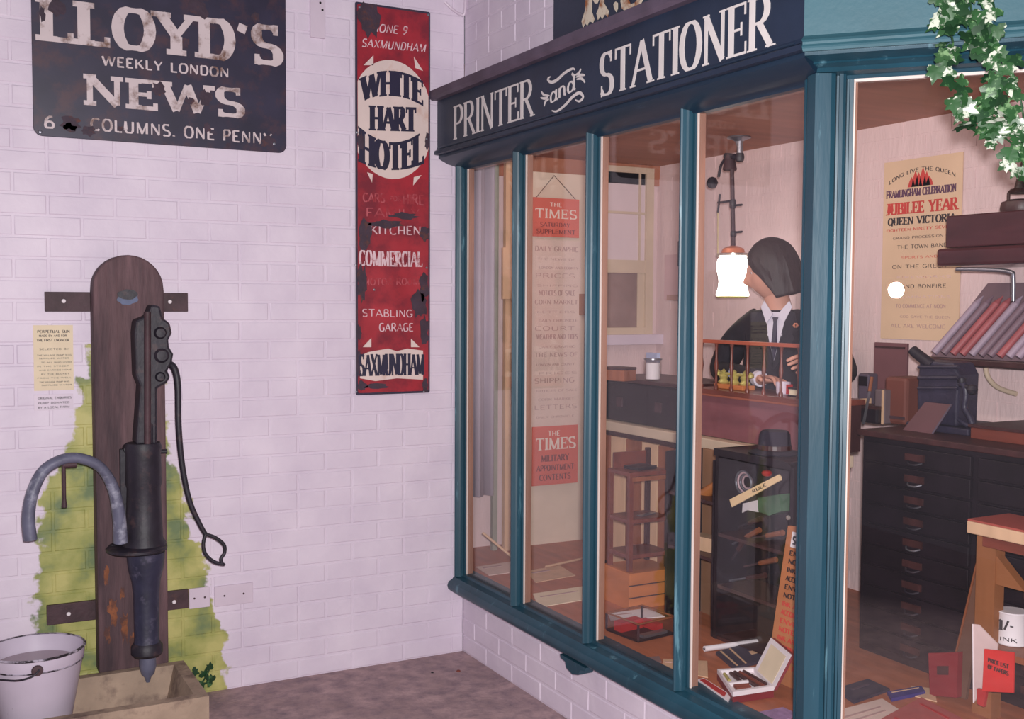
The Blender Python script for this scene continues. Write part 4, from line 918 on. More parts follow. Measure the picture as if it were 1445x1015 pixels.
HC = q(.035, -.035, 1.635)       # head centre
skin('body', [q(0, 0, 1.30), nb, nt_, HC+Vector((0, 0, -.02))], [(0, 1), (1, 2), (2, 3)], [.07, .058, .052, .06], SKIN, pe)
# head: turned to his right and bowed
hdir = Vector((-.62, .60, 0)).normalized(); hs = Vector((-hdir.y, hdir.x, 0)); hs = Vector((hdir.y, -hdir.x, 0))
MH = Matrix(((hs.x, hdir.x, 0, HC.x), (hs.y, hdir.y, 0, HC.y), (0, 0, 1, HC.z), (0, 0, 0, 1))) @ Matrix.Rotation(math.radians(-14), 4, 'X')
def head_pt(th, ph):
    """th azimuth from the face (+y), ph elevation"""
    x, y, z = math.sin(th)*math.cos(ph), math.cos(th)*math.cos(ph), math.sin(ph)
    rx, ry, rz = .077, .096, .122
    if z < 0: k = 1-.30*(-z)**1.5; rx *= k; ry *= (1-.10*(-z)**2)
    X, Y, Z = x*rx, y*ry, z*rz
    f = max(0, y)
    Y += .026*math.exp(-((X/.011)**2)-((Z+.022)/.020)**2)*f+.010*math.exp(-((X/.009)**2)-((Z-.002)/.022)**2)*f   # nose
    Y -= .010*math.exp(-(((abs(X)-.030)/.014)**2)-((Z-.012)/.011)**2)*f                                          # sockets
    Y += .005*math.exp(-((X/.05)**2)-((Z-.034)/.010)**2)*f                                                       # brow
    Y += .007*math.exp(-((X/.020)**2)-((Z+.058)/.007)**2)*f-.004*math.exp(-((X/.022)**2)-((Z+.0565)/.002)**2)*f  # lips
    Y += .008*math.exp(-((X/.022)**2)-((Z+.098)/.014)**2)*f                                                      # chin
    return Vector((X, Y, Z))
mb = MB(); NA, NP = 48, 36; vs = []
for i in range(NP+1):
    for k in range(NA): vs.append(MH @ head_pt(2*PI*k/NA, -PI/2+PI*i/NP))
fs = [(i*NA+k, i*NA+(k+1) % NA, (i+1)*NA+(k+1) % NA, (i+1)*NA+k) for i in range(NP) for k in range(NA)]
hd = mb.add(vs, fs).build('head', SKIN, pe, smooth=True)
for sx in (-1, 1):
    MB().lathe([(.001, -.009), (.007, -.006), (.009, 0), (.007, .006), (.001, .009)], MH @ Vector((sx*.028, .074, .012)), 14).build('eye', PAPERW, hd, smooth=True)
    MB().lathe([(.001, -.004), (.005, 0), (.001, .004)], MH @ Vector((sx*.028, .0805, .012)), 10).build('iris', BLKWOOD, hd)
    MB().prism([tuple(MH @ Vector((sx*.074, y, z))) for y, z in ((-.012, -.03), (.006, -.028), (.014, .0), (.012, .024), (-.004, .032), (-.016, .018))], MH.to_3x3() @ Vector((sx*.010, -.004, 0))).build('ear', SKIN, hd, bevel=.003)
# hair: thick cap parted at the side, down to the collar at the back and sides
mb = MB(); vs = []; NH = 20
for i in range(NH+1):
    for k in range(NA):
        th = 2*PI*k/NA; c_ = math.cos(th); low = -1.05 if c_ < .15 else (-1.05+((c_-.15)/.85)**.8*1.62); low = min(low, .56)
        ph = low+(PI/2-low)*i/NH; p_ = head_pt(th, max(ph, -1.1)); p_ = Vector((math.sin(th)*math.cos(ph)*.092, math.cos(th)*math.cos(ph)*.110-.006, math.sin(ph)*.136+.002))
        if ph < 0: p_ = Vector((math.sin(th)*.094, math.cos(th)*.108-.008, ph*.105))
        j = 1+.025*math.sin(k*2.6)+.015*math.sin(k*5.3+i); vs.append(MH @ Vector((p_.x*j, p_.y*j, p_.z)))
fs = [(i*NA+k, i*NA+(k+1) % NA, (i+1)*NA+(k+1) % NA, (i+1)*NA+k) for i in range(NH) for k in range(NA)]
mb.add(vs, fs).build('hair', HAIR, hd, smooth=True, solid=.008)
# shirt front, collar, tie, lapels, buttonhole flower
def fpnt(l, z, out=0.0): return q(.132+out-.25*max(0, z-1.36)-abs(l)*.18, l, z)
MB().prism([tuple(fpnt(*a)) for a in ((-.040, 1.47), (.045, 1.47), (.030, 1.38), (.004, 1.27), (-.028, 1.38))], F*.006).build('shirt', SHIRT, pe)
MB().prism([tuple(fpnt(a, b, .008)) for a, b in ((-.012, 1.45), (.012, 1.45), (.007, 1.43), (.014, 1.33), (.002, 1.28), (-.010, 1.33), (-.006, 1.43))], F*.004).build('tie', INK, pe)
for sx in (-1, 1):
    MB().prism([tuple(fpnt(sx*a, b, .010)) for a, b in ((.010, 1.462), (.05, 1.515), (.062, 1.49), (.034, 1.425))], F*.006).build('collar', SHIRT, pe)
    MB().prism([tuple(fpnt(sx*a, b, .010)) for a, b in ((.046, 1.475), (.075, 1.47), (.092, 1.40), (.070, 1.385), (.080, 1.365), (.004, 1.24), (.001, 1.265))], F*.006).build('lapel', SUIT, pe)
fc = fpnt(.082, 1.418, .022)
mb = MB()
for k in range(6):
    a = 2*PI*k/6; mb.lathe([(.001, -.004), (.006, 0), (.001, .004)], fc+Ls*(.007*math.cos(a))+Vector((0, 0, .007*math.sin(a))), 8)
tag(mb.build('flower', mat('pale_orange_petals', (230, 160, 130), .7), pe), kind='stuff')
def hand(name, wrist, d, side, nrm):
    """palm and five bent fingers; d: towards the fingertips, side: towards the thumb, nrm: back of the hand"""
    d = d.normalized(); side = (side-d*side.dot(d)).normalized(); nrm = d.cross(side); nrm = nrm if nrm.z > 0 else -nrm
    P = lambda f, s_, n: wrist+d*f+side*s_+nrm*n
    vs = [P(-.05, 0, 0), P(0, 0, 0), P(.035, 0, .002), P(.065, 0, .002)]; ed = [(0, 1), (1, 2), (2, 3)]; ra = [(.024, .024), (.024, .018), (.034, .014), (.034, .012)]
    pm_ = skin(name, vs, ed, ra, SKIN, pe)
    for k, (s_, L_) in enumerate(((.027, .068), (.009, .076), (-.009, .070), (-.026, .056))):
        skin('finger', [P(.055, s_*.95, .002), P(.085, s_, .004), P(.085+L_*.45, s_*1.05, -.004), P(.085+L_*.75, s_*1.05, -.018), P(.085+L_*.9, s_*1.02, -.030)], [(0, 1), (1, 2), (2, 3), (3, 4)], [.009, .0088, .008, .0072, .006], SKIN, pm_, sub=1)
    skin('thumb', [P(.012, .018, -.002), P(.035, .042, -.006), P(.060, .052, -.012), P(.078, .050, -.018)], [(0, 1), (1, 2), (2, 3)], [.012, .011, .0095, .008], SKIN, pm_, sub=1)
hand('hand', HL, (HL-el)+Vector((-.2, .22, -.05)), Vector((-.3, .5, .6)), None)
hand('hand', HR, Vector((-.12, -.5, .03)), Vector((-.6, .1, .2)), None)
for e, h_ in ((el, HL), (er, HR)):
    MB().tube([h_.lerp(e, .09), h_.lerp(e, .16)], .030, 16).build('cuff', SHIRT, pe, smooth=True)
o = prop('clerk_stool', 'plain dark stool carrying the seated person behind the desk', 'stool', q(-.02, 0, FZ))
MB().lathe([(.001, .44), (.15, .44), (.16, .45), (.16, .468), (.15, .475), (.001, .475)], q(-.02, 0, FZ), 24).build('seat', DWOOD, o, smooth=True)
for a in range(4):
    p_ = q(-.02, 0, FZ); u_ = Vector((math.cos(a*PI/2+.8), math.sin(a*PI/2+.8), 0)); MB().tube([p_+u_*.15, p_+u_*.10+Vector((0, 0, .44))], .014, 10).build('leg', DWOOD, o)

# ---------------------------------------------------------------- gas lamp
lp = at(1043, 193, Z=CZ); LXX, LYY = lp.x, lp.y
gl_ = prop('gas_lamp', 'hanging brass gas lamp with a glowing opal glass shade', 'lamp', (LXX, LYY, 1.5))
def lt(px, py): return at(px, py, X=LXX)
def ltz(py): return lt(1035, py).z
LC = lt(1034, 390)
MB().lathe([(.001, 0), (.048, 0), (.05, -.006), (.03, -.012), (.016, -.02), (.012, -.035), (.001, -.035)], (LXX, LYY, CZ), 24).build('ceiling_rose', STEEL, gl_, smooth=True)
MB().tube([lt(1044, 198), lt(1044, 226)], .013, 12).build('drop_pipe', STEEL, gl_, smooth=True)
MB().lathe([(.001, -.02), (.016, -.016), (.019, 0), (.016, .016), (.001, .02)], lt(1044, 222), 16).build('joint', IRON, gl_, smooth=True)
MB().tube([lt(1044, 222), lt(1024, 220)], .013, 12).build('elbow_pipe', IRON, gl_, smooth=True)
c = lt(1030, 230); MB().lathe([(.001, .035), (.014, .034), (.022, .015), (.03, -.028), (.026, -.032), (.001, -.032)], c, 18).build('tap_body', RUSTIRON, gl_, smooth=True)
MB().tube(spline([lt(1026, 222), lt(1018, 232), lt(1014, 250)], 5), .006, 8).build('lever', IRON, gl_, smooth=True)
MB().lathe([(.001, -.026), (.017, -.02), (.0255, 0), (.017, .02), (.001, .026)], lt(1005, 258), 18).build('counterweight', IRON, gl_, smooth=True)
MB().tube([lt(1033, 238), lt(1034, 290), lt(1035, 350)], .009, 12).build('main_pipe', RUSTIRON, gl_, smooth=True)
MB().lathe([(.010, -.02), (.014, -.012), (.014, .012), (.010, .02)], lt(1034, 288), 14).build('collar', IRON, gl_, smooth=True)
MB().lathe([(.010, -.012), (.013, -.008), (.013, .008), (.010, .012)], lt(1035, 330), 14).build('collar', IRON, gl_, smooth=True)
for a, b in (((1013, 286), (1030, 284)), ((1036, 290), (1047, 289)), ((1037, 328), (1047, 327)), ((1016, 274), (1013, 300))): MB().tube([lt(*a), lt(*b)], .0045, 8).build('cock_lever', IRON, gl_, smooth=True)
MB().tube([lt(1013, 300), lt(1013, 360)], .0014, 6).build('pull_chain', BRASS, gl_)
def lz(y): return lt(1034, y).z-LC.z
prof = [(.052, lz(362)), (.064, lz(366)), (.068, lz(373)), (.067, lz(382)), (.060, lz(392)), (.058, lz(398)), (.062, lz(408)), (.070, lz(416)), (.068, lz(418)), (.058, lz(408))]
OPAL = mat('lit_opal_glass', (250, 244, 236), .3, 0, emit=((1, .95, .88), 5.0))
MB().lathe(prof, LC, 32).build('shade', OPAL, gl_, smooth=True)
MB().lathe([(.056, lz(357)), (.070, lz(358)), (.070, lz(361)), (.054, lz(364))], LC, 28).build('gallery', CHROME, gl_, smooth=True)
MB().lathe([(.010, lz(347)), (.024, lz(348)), (.044, lz(351)), (.05, lz(357)), (.001, lz(357))], LC, 24).build('cap', COPPER, gl_, smooth=True)
MB().tube([LC+Vector((0, -.0, lz(417))), LC+Vector((0, 0, lz(420)))], .02, 12).build('burner', BRASS, gl_)
MB().lathe([(.064, lz(417)), (.07, lz(418.5)), (.064, lz(420))], LC, 24).build('lower_ring', BRASS, gl_, smooth=True)

# paper and bracket on the inner wall left of the lamp
def wposter(name, label, cat, px, m, x=XW-.006, th=.004):
    """sheet on the X wall: px = top-left, bottom-right"""
    a, b = at(*px[0], X=x), at(*px[1], X=x); t = prop(name, label, cat, (x, (a.y+b.y)/2, b.z))
    bx((x, min(a.y, b.y), b.z), (x+th, max(a.y, b.y), a.z)).build('sheet', m, t); return t, a.y, b.y, a.z, b.z
t, *_ = wposter('wall_calendar', 'pinkish paper calendar pinned to the inner wall beside the back window', 'calendar', [(938, 360), (968, 424)], mat('pinkish_paper', (206, 172, 176), .8, .05))
a = at(941, 416, X=XW-.008); b = at(968, 424, X=XW-.008); bx((XW-.009, b.y, b.z), (XW-.006, a.y, a.z)).build('strip', mat('tan_strip', (178, 140, 130), .8), t)
a = at(958, 340, X=XW-.05); b = at(968, 376, X=XW-.05)
o = bx((XW-.06, b.y-.03, b.z), (XW-.002, a.y, a.z)).build('dark_bracket', RUSTIRON, bevel=.006); tag(o, 'dark iron bracket above the paper calendar', 'bracket')

# ---------------------------------------------------------------- jubilee poster
t, ya, yb, za, zb = wposter('jubilee_poster', 'tall yellowed playbill headed JUBILEE YEAR QUEEN VICTORIA on the inner wall', 'poster', [(1248, 230), (1352, 482)], PAPERY, x=XW-.008)
def pl(txt, v, hh, a, b, im, ser=0, warp=None, th=.2):
    W_ = yb-ya; A = Vector((XW-.008, ya+W_*a, za-(za-zb)*v)); B = Vector((XW-.008, ya+W_*b, za-(za-zb)*v))
    lettering(txt, A, B, (za-zb)*hh, (-1, 0, 0), im, t, t=th, thin=.1, serif=ser, slab=.09, depth=.0008, gap=.08, warp=warp)
pl('LONG LIVE THE QUEEN', .13, .022, .07, .92, BLACKINK, 0, warp=lambda u, v: (u, v+2.6*(1-(2*u-1)**2)))
PUR = mat('purple_ink', (92, 56, 84), .7)
pl('FRAMLINGHAM CELEBRATION', .205, .042, .04, .93, PUR, .4)
pl('JUBILEE YEAR', .30, .065, .04, .95, REDINK, 1, th=.24)
pl('QUEEN VICTORIA', .36, .042, .07, .93, BLACKINK, .7, th=.26)
pl('EIGHTEEN NINETY SEVEN', .395, .016, .05, .9, REDINK)
for k, (w_, c_) in enumerate((('GRAND PROCESSION OF', BLACKINK), ('THE TOWN BAND', BLACKINK), ('SPORTS AND TEA', REDINK), ('ON THE GREEN', BLACKINK), ('FIREWORKS', REDINK), ('AND BONFIRE', BLACKINK), ('ILLUMINATIONS', REDINK), ('TO COMMENCE AT NOON', FAINTL), ('GOD SAVE THE QUEEN', FAINTL), ('ALL ARE WELCOME', FAINTL))):
    pl(w_, .44+.055*k, .014 if k % 2 == 0 else .022, .14+.06*(k % 3), .90-.06*(k % 2), PINKL if (c_ is REDINK and k > 3) else c_, th=.14)
mb = MB()
for dy, hh in ((-.09, .5), (-.05, .8), (-.015, .7), (.03, .95), (.07, .7), (.1, .45)):
    W_ = yb-ya; yc = ya+W_*(.48+dy*1.2); z_ = za-(za-zb)*.155
    mb.prism([(XW-.009, yc-.018, z_), (XW-.009, yc+.018, z_), (XW-.009, yc+.010, z_+.045*hh), (XW-.009, yc, z_+.075*hh), (XW-.009, yc-.010, z_+.045*hh)], (.001, 0, 0))
tag(mb.build('crest', REDINK, t), kind='stuff')

# ---------------------------------------------------------------- type cabinet
CX = .74
tc = prop('type_cabinet', 'very dark wooden type cabinet with rows of shallow drawers behind the right pane', 'cabinet', (1.0, -1.9, FZ))
CY0, CY1, CT = -2.42, -1.53, 1.085
bx((CX+.012, CY0, FZ), (XW-.01, CY1, CT-.02)).build('carcass', BLKWOOD, tc)
bx((CX-.01, CY0-.01, CT-.02), (XW-.01, CY1+.01, CT)).build('top', DWOOD, tc, bevel=.003)
for col in range(2):
    for r_ in range(10):
        ya_ = CY1-.02-col*.44; z_ = FZ+.03+r_*.0685
        d = bx((CX, ya_-.415, z_), (CX+.012, ya_, z_+.060)).build('drawer', BLKWOOD, tc, bevel=.002)
        bx((CX-.006, ya_-.245, z_+.020), (CX, ya_-.17, z_+.042)).build('label_holder', DWOOD, d)
        MB().tube(spline([(CX, ya_-.235, z_+.016), (CX-.014, ya_-.22, z_+.010), (CX-.014, ya_-.195, z_+.010), (CX, ya_-.18, z_+.016)], 4), .003, 6).build('pull', STEEL if (r_, col) in ((8, 0), (5, 0), (7, 1)) else IRON, d)  # the few steel pulls stand in for glints among the dark iron ones
# things on the cabinet
def boxthing(name, label, cat, px, X, wy, h, dx, m, rz=0, parts=None, tilt=0, z=CT):
    c = at(*px, X=X); t = prop(name, label, cat, (X, c.y, z)); M = frame((X, c.y, z), rz, 0, tilt)
    bx((0, -wy/2, 0), (dx, wy/2, h), M).build('body', m, t, bevel=min(h, wy, dx)*.12)
    if parts: parts(t, M)
    return t, c, M
boxthing('brown_board', 'tall plain brown board standing upright at the back of the cabinet top', 'board', (1254, 590), 1.14, .155, .275, .012, mat('plum_brown_board', (112, 72, 76), .6, .1), parts=lambda t, M: bx((-.004, -.07, .255), (0, .07, .262), M).build('edge', DWOOD, t))
def bk_parts(t, M):
    bx((.006, -.0405, .004), (.128, -.0, .150), M).build('pages', PAPER, t)
boxthing('brown_book', 'reddish brown book standing left of the iron press', 'book', (1262, 600), .95, .10, .165, .13, mat('chestnut_cloth', (108, 58, 48), .6), parts=lambda t, M: bx((-.003, -.045, .02), (0, .045, .03), M).build('spine_band', RUSTIRON, t))
boxthing('slate_block', 'dark slate block upright between the small boxes on the cabinet', 'block', (1217, 592), 1.0, .05, .165, .05, mat('slate_block', (84, 72, 86), .6), parts=lambda t, M: bx((-.003, -.02, .12), (0, .02, .155), M).build('inset', BLKWOOD, t))
boxthing('metal_block', 'pale metal printing block at the left end of the cabinet', 'printing block', (1204, 596), .93, .065, .075, .05, mat('pale_metal_block', (148, 126, 130), .5), parts=lambda t, M: bx((-.001, -.034, .0), (.052, -.030, .08), M).build('face', PALEW, t))
boxthing('dark_ink_tin', 'low dark tin on the cabinet behind the pale metal block', 'tin', (1222, 600), .90, .10, .06, .07, BLKWOOD, parts=lambda t, M: bx((-.002, -.052, .05), (.072, .052, .062), M).build('lid', DWOOD, t))
boxthing('grey_block', 'grey block with a pale edge beside the reddish brown book', 'block', (1240, 600), .92, .045, .12, .06, mat('grey_card_block', (104, 88, 92), .6), parts=lambda t, M: bx((-.002, -.022, .0), (0, -.012, .12), M).build('edge', PALEW, t))
c = at(1230, 592, X=.9); c2 = at(1233, 548, X=.9)
t = prop('steel_spatula', 'thin bright steel ink knife leaning among the blocks', 'knife', (c.x-.03, c.y, CT))
MB().prism([(c.x-.04, c.y-.006, CT), (c.x-.04, c.y+.006, CT), (c.x-.02, c2.y+.005, c2.z-.01), (c.x-.02, c2.y-.005, c2.z-.01)], (.002, 0, 0)).build('blade', STEEL, t)
MB().tube([(c.x-.02, c2.y, c2.z-.01), (c.x-.01, c2.y, c2.z+.04)], .006, 8).build('handle', MIDWOOD, t)
# iron hand press
def pr(px, py, X=.94): return at(px, py, X=X)
pz = prop('hand_press', 'small black cast iron bench press with a round lever handle on the cabinet', 'press', (.98, pr(1330, 600).y, CT))
PR = mat('blue_black_casting', (48, 44, 62), .45, .25, 18, .2, 60)
y0_, y1_ = pr(1353, 590).y, pr(1297, 590).y
bx((.90, y0_-.07, CT), (1.16, y1_+.02, CT+.022)).build('base', PR, pz, bevel=.004)
MB().prism([(.93, y, z) for y, z in ((y1_, CT+.022), (y0_, CT+.022), (y0_-.004, CT+.19), (pr(1348, 512).y, pr(1348, 512).z), (pr(1300, 508).y, pr(1300, 508).z), (y1_+.004, CT+.12))], (.10, 0, 0)).build('platen_body', PR, pz, bevel=.008)
for v in (518, 533, 548): 
    a = pr(1296, v, .925); b = pr(1352, v, .925); MB().tube([a, b], .006, 8).build('rib', PR, pz, smooth=True)
MB().tube([pr(1288, 494), pr(1292, 498), pr(1316, 516)], [.017, .018, .018], 14).build('lever_handle', IRON, pz, smooth=True)
MB().tube(spline([pr(1350, 536), pr(1361, 545), pr(1363, 560), pr(1361, 575), pr(1369, 590), pr(1374, 606)], 5), [.010]*26, 10).build('side_frame', PR, pz, smooth=True)
MB().tube(spline([pr(1350, 590), pr(1358, 596), pr(1368, 602)], 4), .008, 8).build('foot', PR, pz, smooth=True)
MB().tube([pr(1348, 540), pr(1374, 550)], .009, 10).build('crank', IRON, pz, smooth=True)
MB().lathe([(.001, -.017), (.012, -.013), (.018, 0), (.012, .013), (.001, .017)], pr(1372, 550), 16).build('crank_knob', IRON, pz, smooth=True)
MB().lathe([(.001, -.010), (.012, -.008), (.014, 0), (.012, .008), (.001, .010)], pr(1357, 537), 14).build('pivot', IRON, pz, smooth=True)
c0 = pr(1283, 610, .88); c1 = pr(1325, 610, .88)
t = prop('leaning_plate', 'plum coloured plate leaning against the foot of the iron press', 'plate', (.88, (c0.y+c1.y)/2, CT))
MB().prism([(.85, c0.y, CT), (.85, c1.y, CT), (.90, c1.y-.03, CT+.095), (.90, c0.y-.045, CT+.095)], (.006, 0, 0)).build('plate', mat('plum_plate', (92, 56, 62), .5), t)
MB().tube([(.849, c1.y, CT), (.899, c1.y-.03, CT+.095)], .003, 6).build('rim', MAUVE, t)
# box at the right end of the cabinet
c = at(1420, 610, X=.95); t = prop('wooden_case', 'low reddish wooden case at the right end of the cabinet top', 'case', (1.0, c.y, CT))
bx((.86, c.y-.14, CT), (1.2, c.y+.06, CT+.035)).build('body', MAHOG, t, bevel=.003); bx((.855, c.y-.145, CT+.036), (1.205, c.y+.065, CT+.045)).build('lid', DWOOD, t)
c = at(1441, 600, X=1.0); t = prop('tall_dark_book', 'tall dark red book at the extreme right on the wooden case', 'book', (1.1, c.y, CT+.046))
bx((1.08, c.y-.05, CT+.046), (1.10, c.y+.012, CT+.20)).build('cover', DWOOD, t); bx((1.10, c.y-.048, CT+.048), (1.115, c.y+.01, CT+.198)).build('pages', PAPER, t)

# ---------------------------------------------------------------- wall shelf, turned stand, bracket
a = at(1335, 305, X=1.02); b = at(1336, 350, X=1.02); c = at(1335, 376, X=1.02)
sh = prop('wall_shelf', 'dark mahogany box shelf fixed to the inner wall at the upper right', 'shelf', (1.16, a.y-.2, c.z))
bx((1.02, a.y-.55, b.z), (XW-.003, a.y, a.z)).build('box', mat('glossy_mahogany', (66, 30, 34), .22, .3, 9, stretch=(3, .5, 3)), sh, bevel=.004)
bx((1.0, a.y-.55, c.z), (XW-.003, a.y+.02, b.z-.002)).build('drawer_base', mat('glossy_mahogany', (66, 30, 34), .22, .3, 9, stretch=(3, .5, 3)), sh, bevel=.01)
MB().tube(spline([at(1350, 380, X=1.03), at(1400, 381, X=1.03), at(1426, 384, X=1.03), at(1430, 392, X=1.03), at(1430, 425, X=1.03)], 6), .007, 10).build('iron_bracket', STEEL, sh, smooth=True)
c = at(1436, 302, X=1.10); tz = a.z+.001
st = prop('turned_stand', 'dark instrument with a disc foot and slanting stem on the wall shelf', 'stand', (1.12, c.y, tz))
MB().lathe([(.001, 0), (.062, 0), (.066, .012), (.062, .034), (.04, .042), (.001, .042)], (1.12, c.y, tz), 26).build('foot', DWOOD, st, smooth=True)
MB().lathe([(.001, .062), (.040, .062), (.044, .068), (.036, .076), (.001, .076)], (1.12, c.y, tz), 24).build('plate', DWOOD, st, smooth=True)
MB().tube([(1.10, c.y+.035, tz+.04), (1.10, c.y+.035, tz+.066)], .005, 8).build('pillar', DWOOD, st); MB().tube([(1.10, c.y-.035, tz+.04), (1.10, c.y-.035, tz+.066)], .005, 8).build('pillar', DWOOD, st)
p = Vector((1.12, c.y, tz+.074)); MB().tube([p, p+Vector((0, -.012, .07)), p+Vector((0, -.04, .15))], [.026, .020, .026], 14).build('stem', DWOOD, st, smooth=True)

# rack of slanting pointed rods
a = at(1309, 503, X=1.12); b = at(1445, 508, X=1.12)
rk = prop('rod_rack', 'sloping wall rack with a dark ledge under the mahogany shelf', 'rack', (1.15, a.y-.15, a.z-.02))
bx((1.08, b.y-.12, a.z-.022), (1.30-.003, a.y, a.z)).build('ledge', DWOOD, rk, bevel=.004)
MB().prism([(1.13, a.y-.005, a.z), (1.135, a.y-.005, a.z), (1.285, a.y-.115, a.z+.26), (1.28, a.y-.115, a.z+.26)], (0, -.5, 0)).build('back_board', mat('grey_back_board', (120, 96, 104), .7), rk)
RC = [mat('grey_lilac_rod', (160, 140, 156), .45, .1), mat('dull_red_rod', (160, 84, 88), .45, .15), mat('brown_grey_rod', (124, 100, 112), .45, .1)]
for k in range(10):
    px = 1318+13.2*k; A_ = at(px, 497, X=1.10); y = A_.y
    A_ = Vector((1.10, y, a.z+.014)); B_ = Vector((1.235, y-.090, a.z+.215)); dd_ = (B_-A_)
    t = prop('pointed_rod', 'slanting pointed %s rod in the wall rack, %s from the left' % (('greyish lilac', 'dull red', 'brownish grey')[(k*2+k//3) % 3], ('first', 'second', 'third', 'fourth', 'fifth', 'sixth', 'seventh', 'eighth', 'ninth', 'tenth')[k]), 'rod', A_, 'pointed rods in the wall rack')
    MB().tube([A_, A_+dd_*.86], .0125, 12).build('shaft', RC[(k*2+k//3) % 3], t, smooth=True)
    MB().tube([A_+dd_*.86, A_+dd_*1.0], [.0125, .001], 12).build('tip', RC[(k*2+k//3) % 3], t, smooth=True)
gp = spline([at(1392, 505, X=1.27), at(1391, 518, X=1.27), at(1394, 532, X=1.27), at(1405, 545, X=1.27), at(1420, 552, X=1.27), at(1434, 556, X=1.27)], 5)
o = MB().tube(gp, .009, 10).build('wall_pipe', CREAMW, smooth=True); tag(o, 'curved cream pipe on the inner wall under the rod rack', 'pipe')

# ---------------------------------------------------------------- pane three: shelf stand and plinth
f = at(889, 668, X=.32); l = at(858, 655, X=.32); rr_ = at(947, 662, Y=f.y)
sx0, sx1, sy0, sy1 = .32, min(rr_.x, .555), f.y, l.y
ws = prop('shelf_stand', 'small open wooden stand with three shelves behind the third pane', 'shelf stand', ((sx0+sx1)/2, (sy0+sy1)/2, FZ+.14))
zb_ = FZ+.142
ztop = f.z
for z in (ztop, at(889, 735, X=.32).z, at(889, 785, X=.32).z):
    bx((sx0, sy0, z-.016), (sx1, sy1, z)).build('shelf', MAHOG, ws, bevel=.002)
for x, y in ((sx0, sy0), (sx1-.016, sy0), (sx0, sy1-.016), (sx1-.016, sy1-.016)):
    bx((x-.001, y-.001, zb_), (x+.016, y+.016, ztop+(.0 if x < .4 else .07))).build('upright', MAHOG if x < .4 else DWOOD, ws)
bx((sx0+.02, sy1-.012, ztop), (sx1-.02, sy1-.004, ztop+.06)).build('back_rail', MAHOG, ws)
bx((sx0+.01, sy0-.002, ztop-.034), (sx1-.01, sy0+.006, ztop-.018)).build('apron', MIDWOOD, ws)
c = at(931, 701, Z=at(889, 735, X=.32).z+.003); zs = at(889, 735, X=.32).z
o = bx((-.045, -.012, 0), (.045, .012, .004), frame((sx0+.12, sy0+.06, zs+.001), .3)).build('letter_opener', STEEL); tag(o, 'bright flat letter opener on the middle shelf of the stand', 'letter opener')
c = Vector((sx0+.1, (sy0+sy1)/2, ztop+.001)); o = bx((-.05, -.04, 0), (.05, .04, .012), frame(c, .2)).build('dark_pad', BLKWOOD); tag(o, 'flat dark blotting pad on the top shelf of the stand', 'pad')
pb = prop('pine_plinth', 'orange pine box plinth under the shelf stand', 'plinth', ((sx0+sx1)/2, (sy0+sy1)/2, FZ))
bx((sx0-.01, sy0-.02, FZ), (sx1+.01, sy1+.02, FZ+.14)).build('body', mat('orange_pine', (190, 112, 62), .5, .15, 6, stretch=(1, 1, 4)), pb, bevel=.002)
for z in (.045, .092): bx((sx0-.013, sy0-.023, FZ+z), (sx1+.013, sy0-.0201, FZ+z+.004)).build('groove_strip', DWOOD, pb)

# pane four: display cabinet with tools
dc = prop('tool_cabinet', 'dark glass fronted cabinet of old tools below the desk', 'cabinet', (.47, -1.4, FZ))
gx0, gx1, gy0, gy1, gz = .38, .56, -1.60, -1.215, 1.005
bx((gx1-.012, gy0, FZ), (gx1, gy1, gz)).build('back', BLKWOOD, dc)
for y in (gy0, gy1-.015): bx((gx0, y, FZ), (gx1-.012, y+.015, gz)).build('side', BLKWOOD, dc)
for z in (FZ, .52, .70): bx((gx0+.004, gy0+.015, z), (gx1-.012, gy1-.015, z+.012)).build('shelf', DWOOD, dc)
# rounded top
P = [(gy0, gz-.025), (gy1, gz-.025), (gy1, gz)]
for k in range(7):
    a_ = PI/2+PI/2*k/6; P.append((gy0+.05+.05*math.cos(a_), gz-.025+.025*math.sin(a_)))
MB().prism([(gx0-.008, y, z) for y, z in P[:-1]], (gx1-gx0+.008, 0, 0)).build('top', BLKWOOD, dc)
bx((gx0-.004, gy0+.02, FZ+.02), (gx0-.001, gy1-.02, gz-.03)).build('glass_door', GLASS2, dc)
c = at(1111, 731, X=gx0-.01); MB().lathe([(.001, -.008), (.007, -.006), (.008, 0), (.004, .004)], (gx0-.004, c.y, c.z), 12, 'x').build('knob', CHROME, dc)
def ci(px, py, X=.44): return at(px, py, X=X)
# coil of wire
mb = MB(); cc = ci(1053, 681, .45)
wc = prop('wire_coil', 'coil of pale wire in the upper left of the tool cabinet', 'coil', cc)
for k in range(4):
    pts = [(cc.x-.012+.006*k, cc.y+(.040-.005*k)*math.cos(2*PI*i/20), cc.z+(.040-.006*k)*math.sin(2*PI*i/20)) for i in range(21)]
    MB().tube(pts, .0035, 6).build('turn', (STEEL, mat('pale_pink_wire', (190, 160, 165), .5))[k % 2], wc, smooth=True)
A_, B_ = ci(1031, 711, .41), ci(1100, 674, .41)
t = prop('wooden_rule', 'bright pale wooden rule slanting across the tool cabinet', 'rule', A_)
dv = (B_-A_).normalized(); nv = Vector((0, -dv.z, dv.y)) if False else Vector((1, 0, 0)).cross(dv).normalized()
if nv.z < 0: nv = -nv
RULE = mat('brightened_boxwood', (252, 214, 164), .4, .06)
MB().prism([tuple(A_-nv*.013), tuple(B_-nv*.010), tuple(B_+dv*.004), tuple(B_+nv*.010), tuple(A_+nv*.015)], (.006, 0, 0)).build('stick', RULE, t)
lettering('RULE', A_.lerp(B_, .46)-nv*.005, A_.lerp(B_, .74)-nv*.005, .011, (-1, 0, 0), BLACKINK, t, t=.2, thin=.12, serif=0, upv=nv)
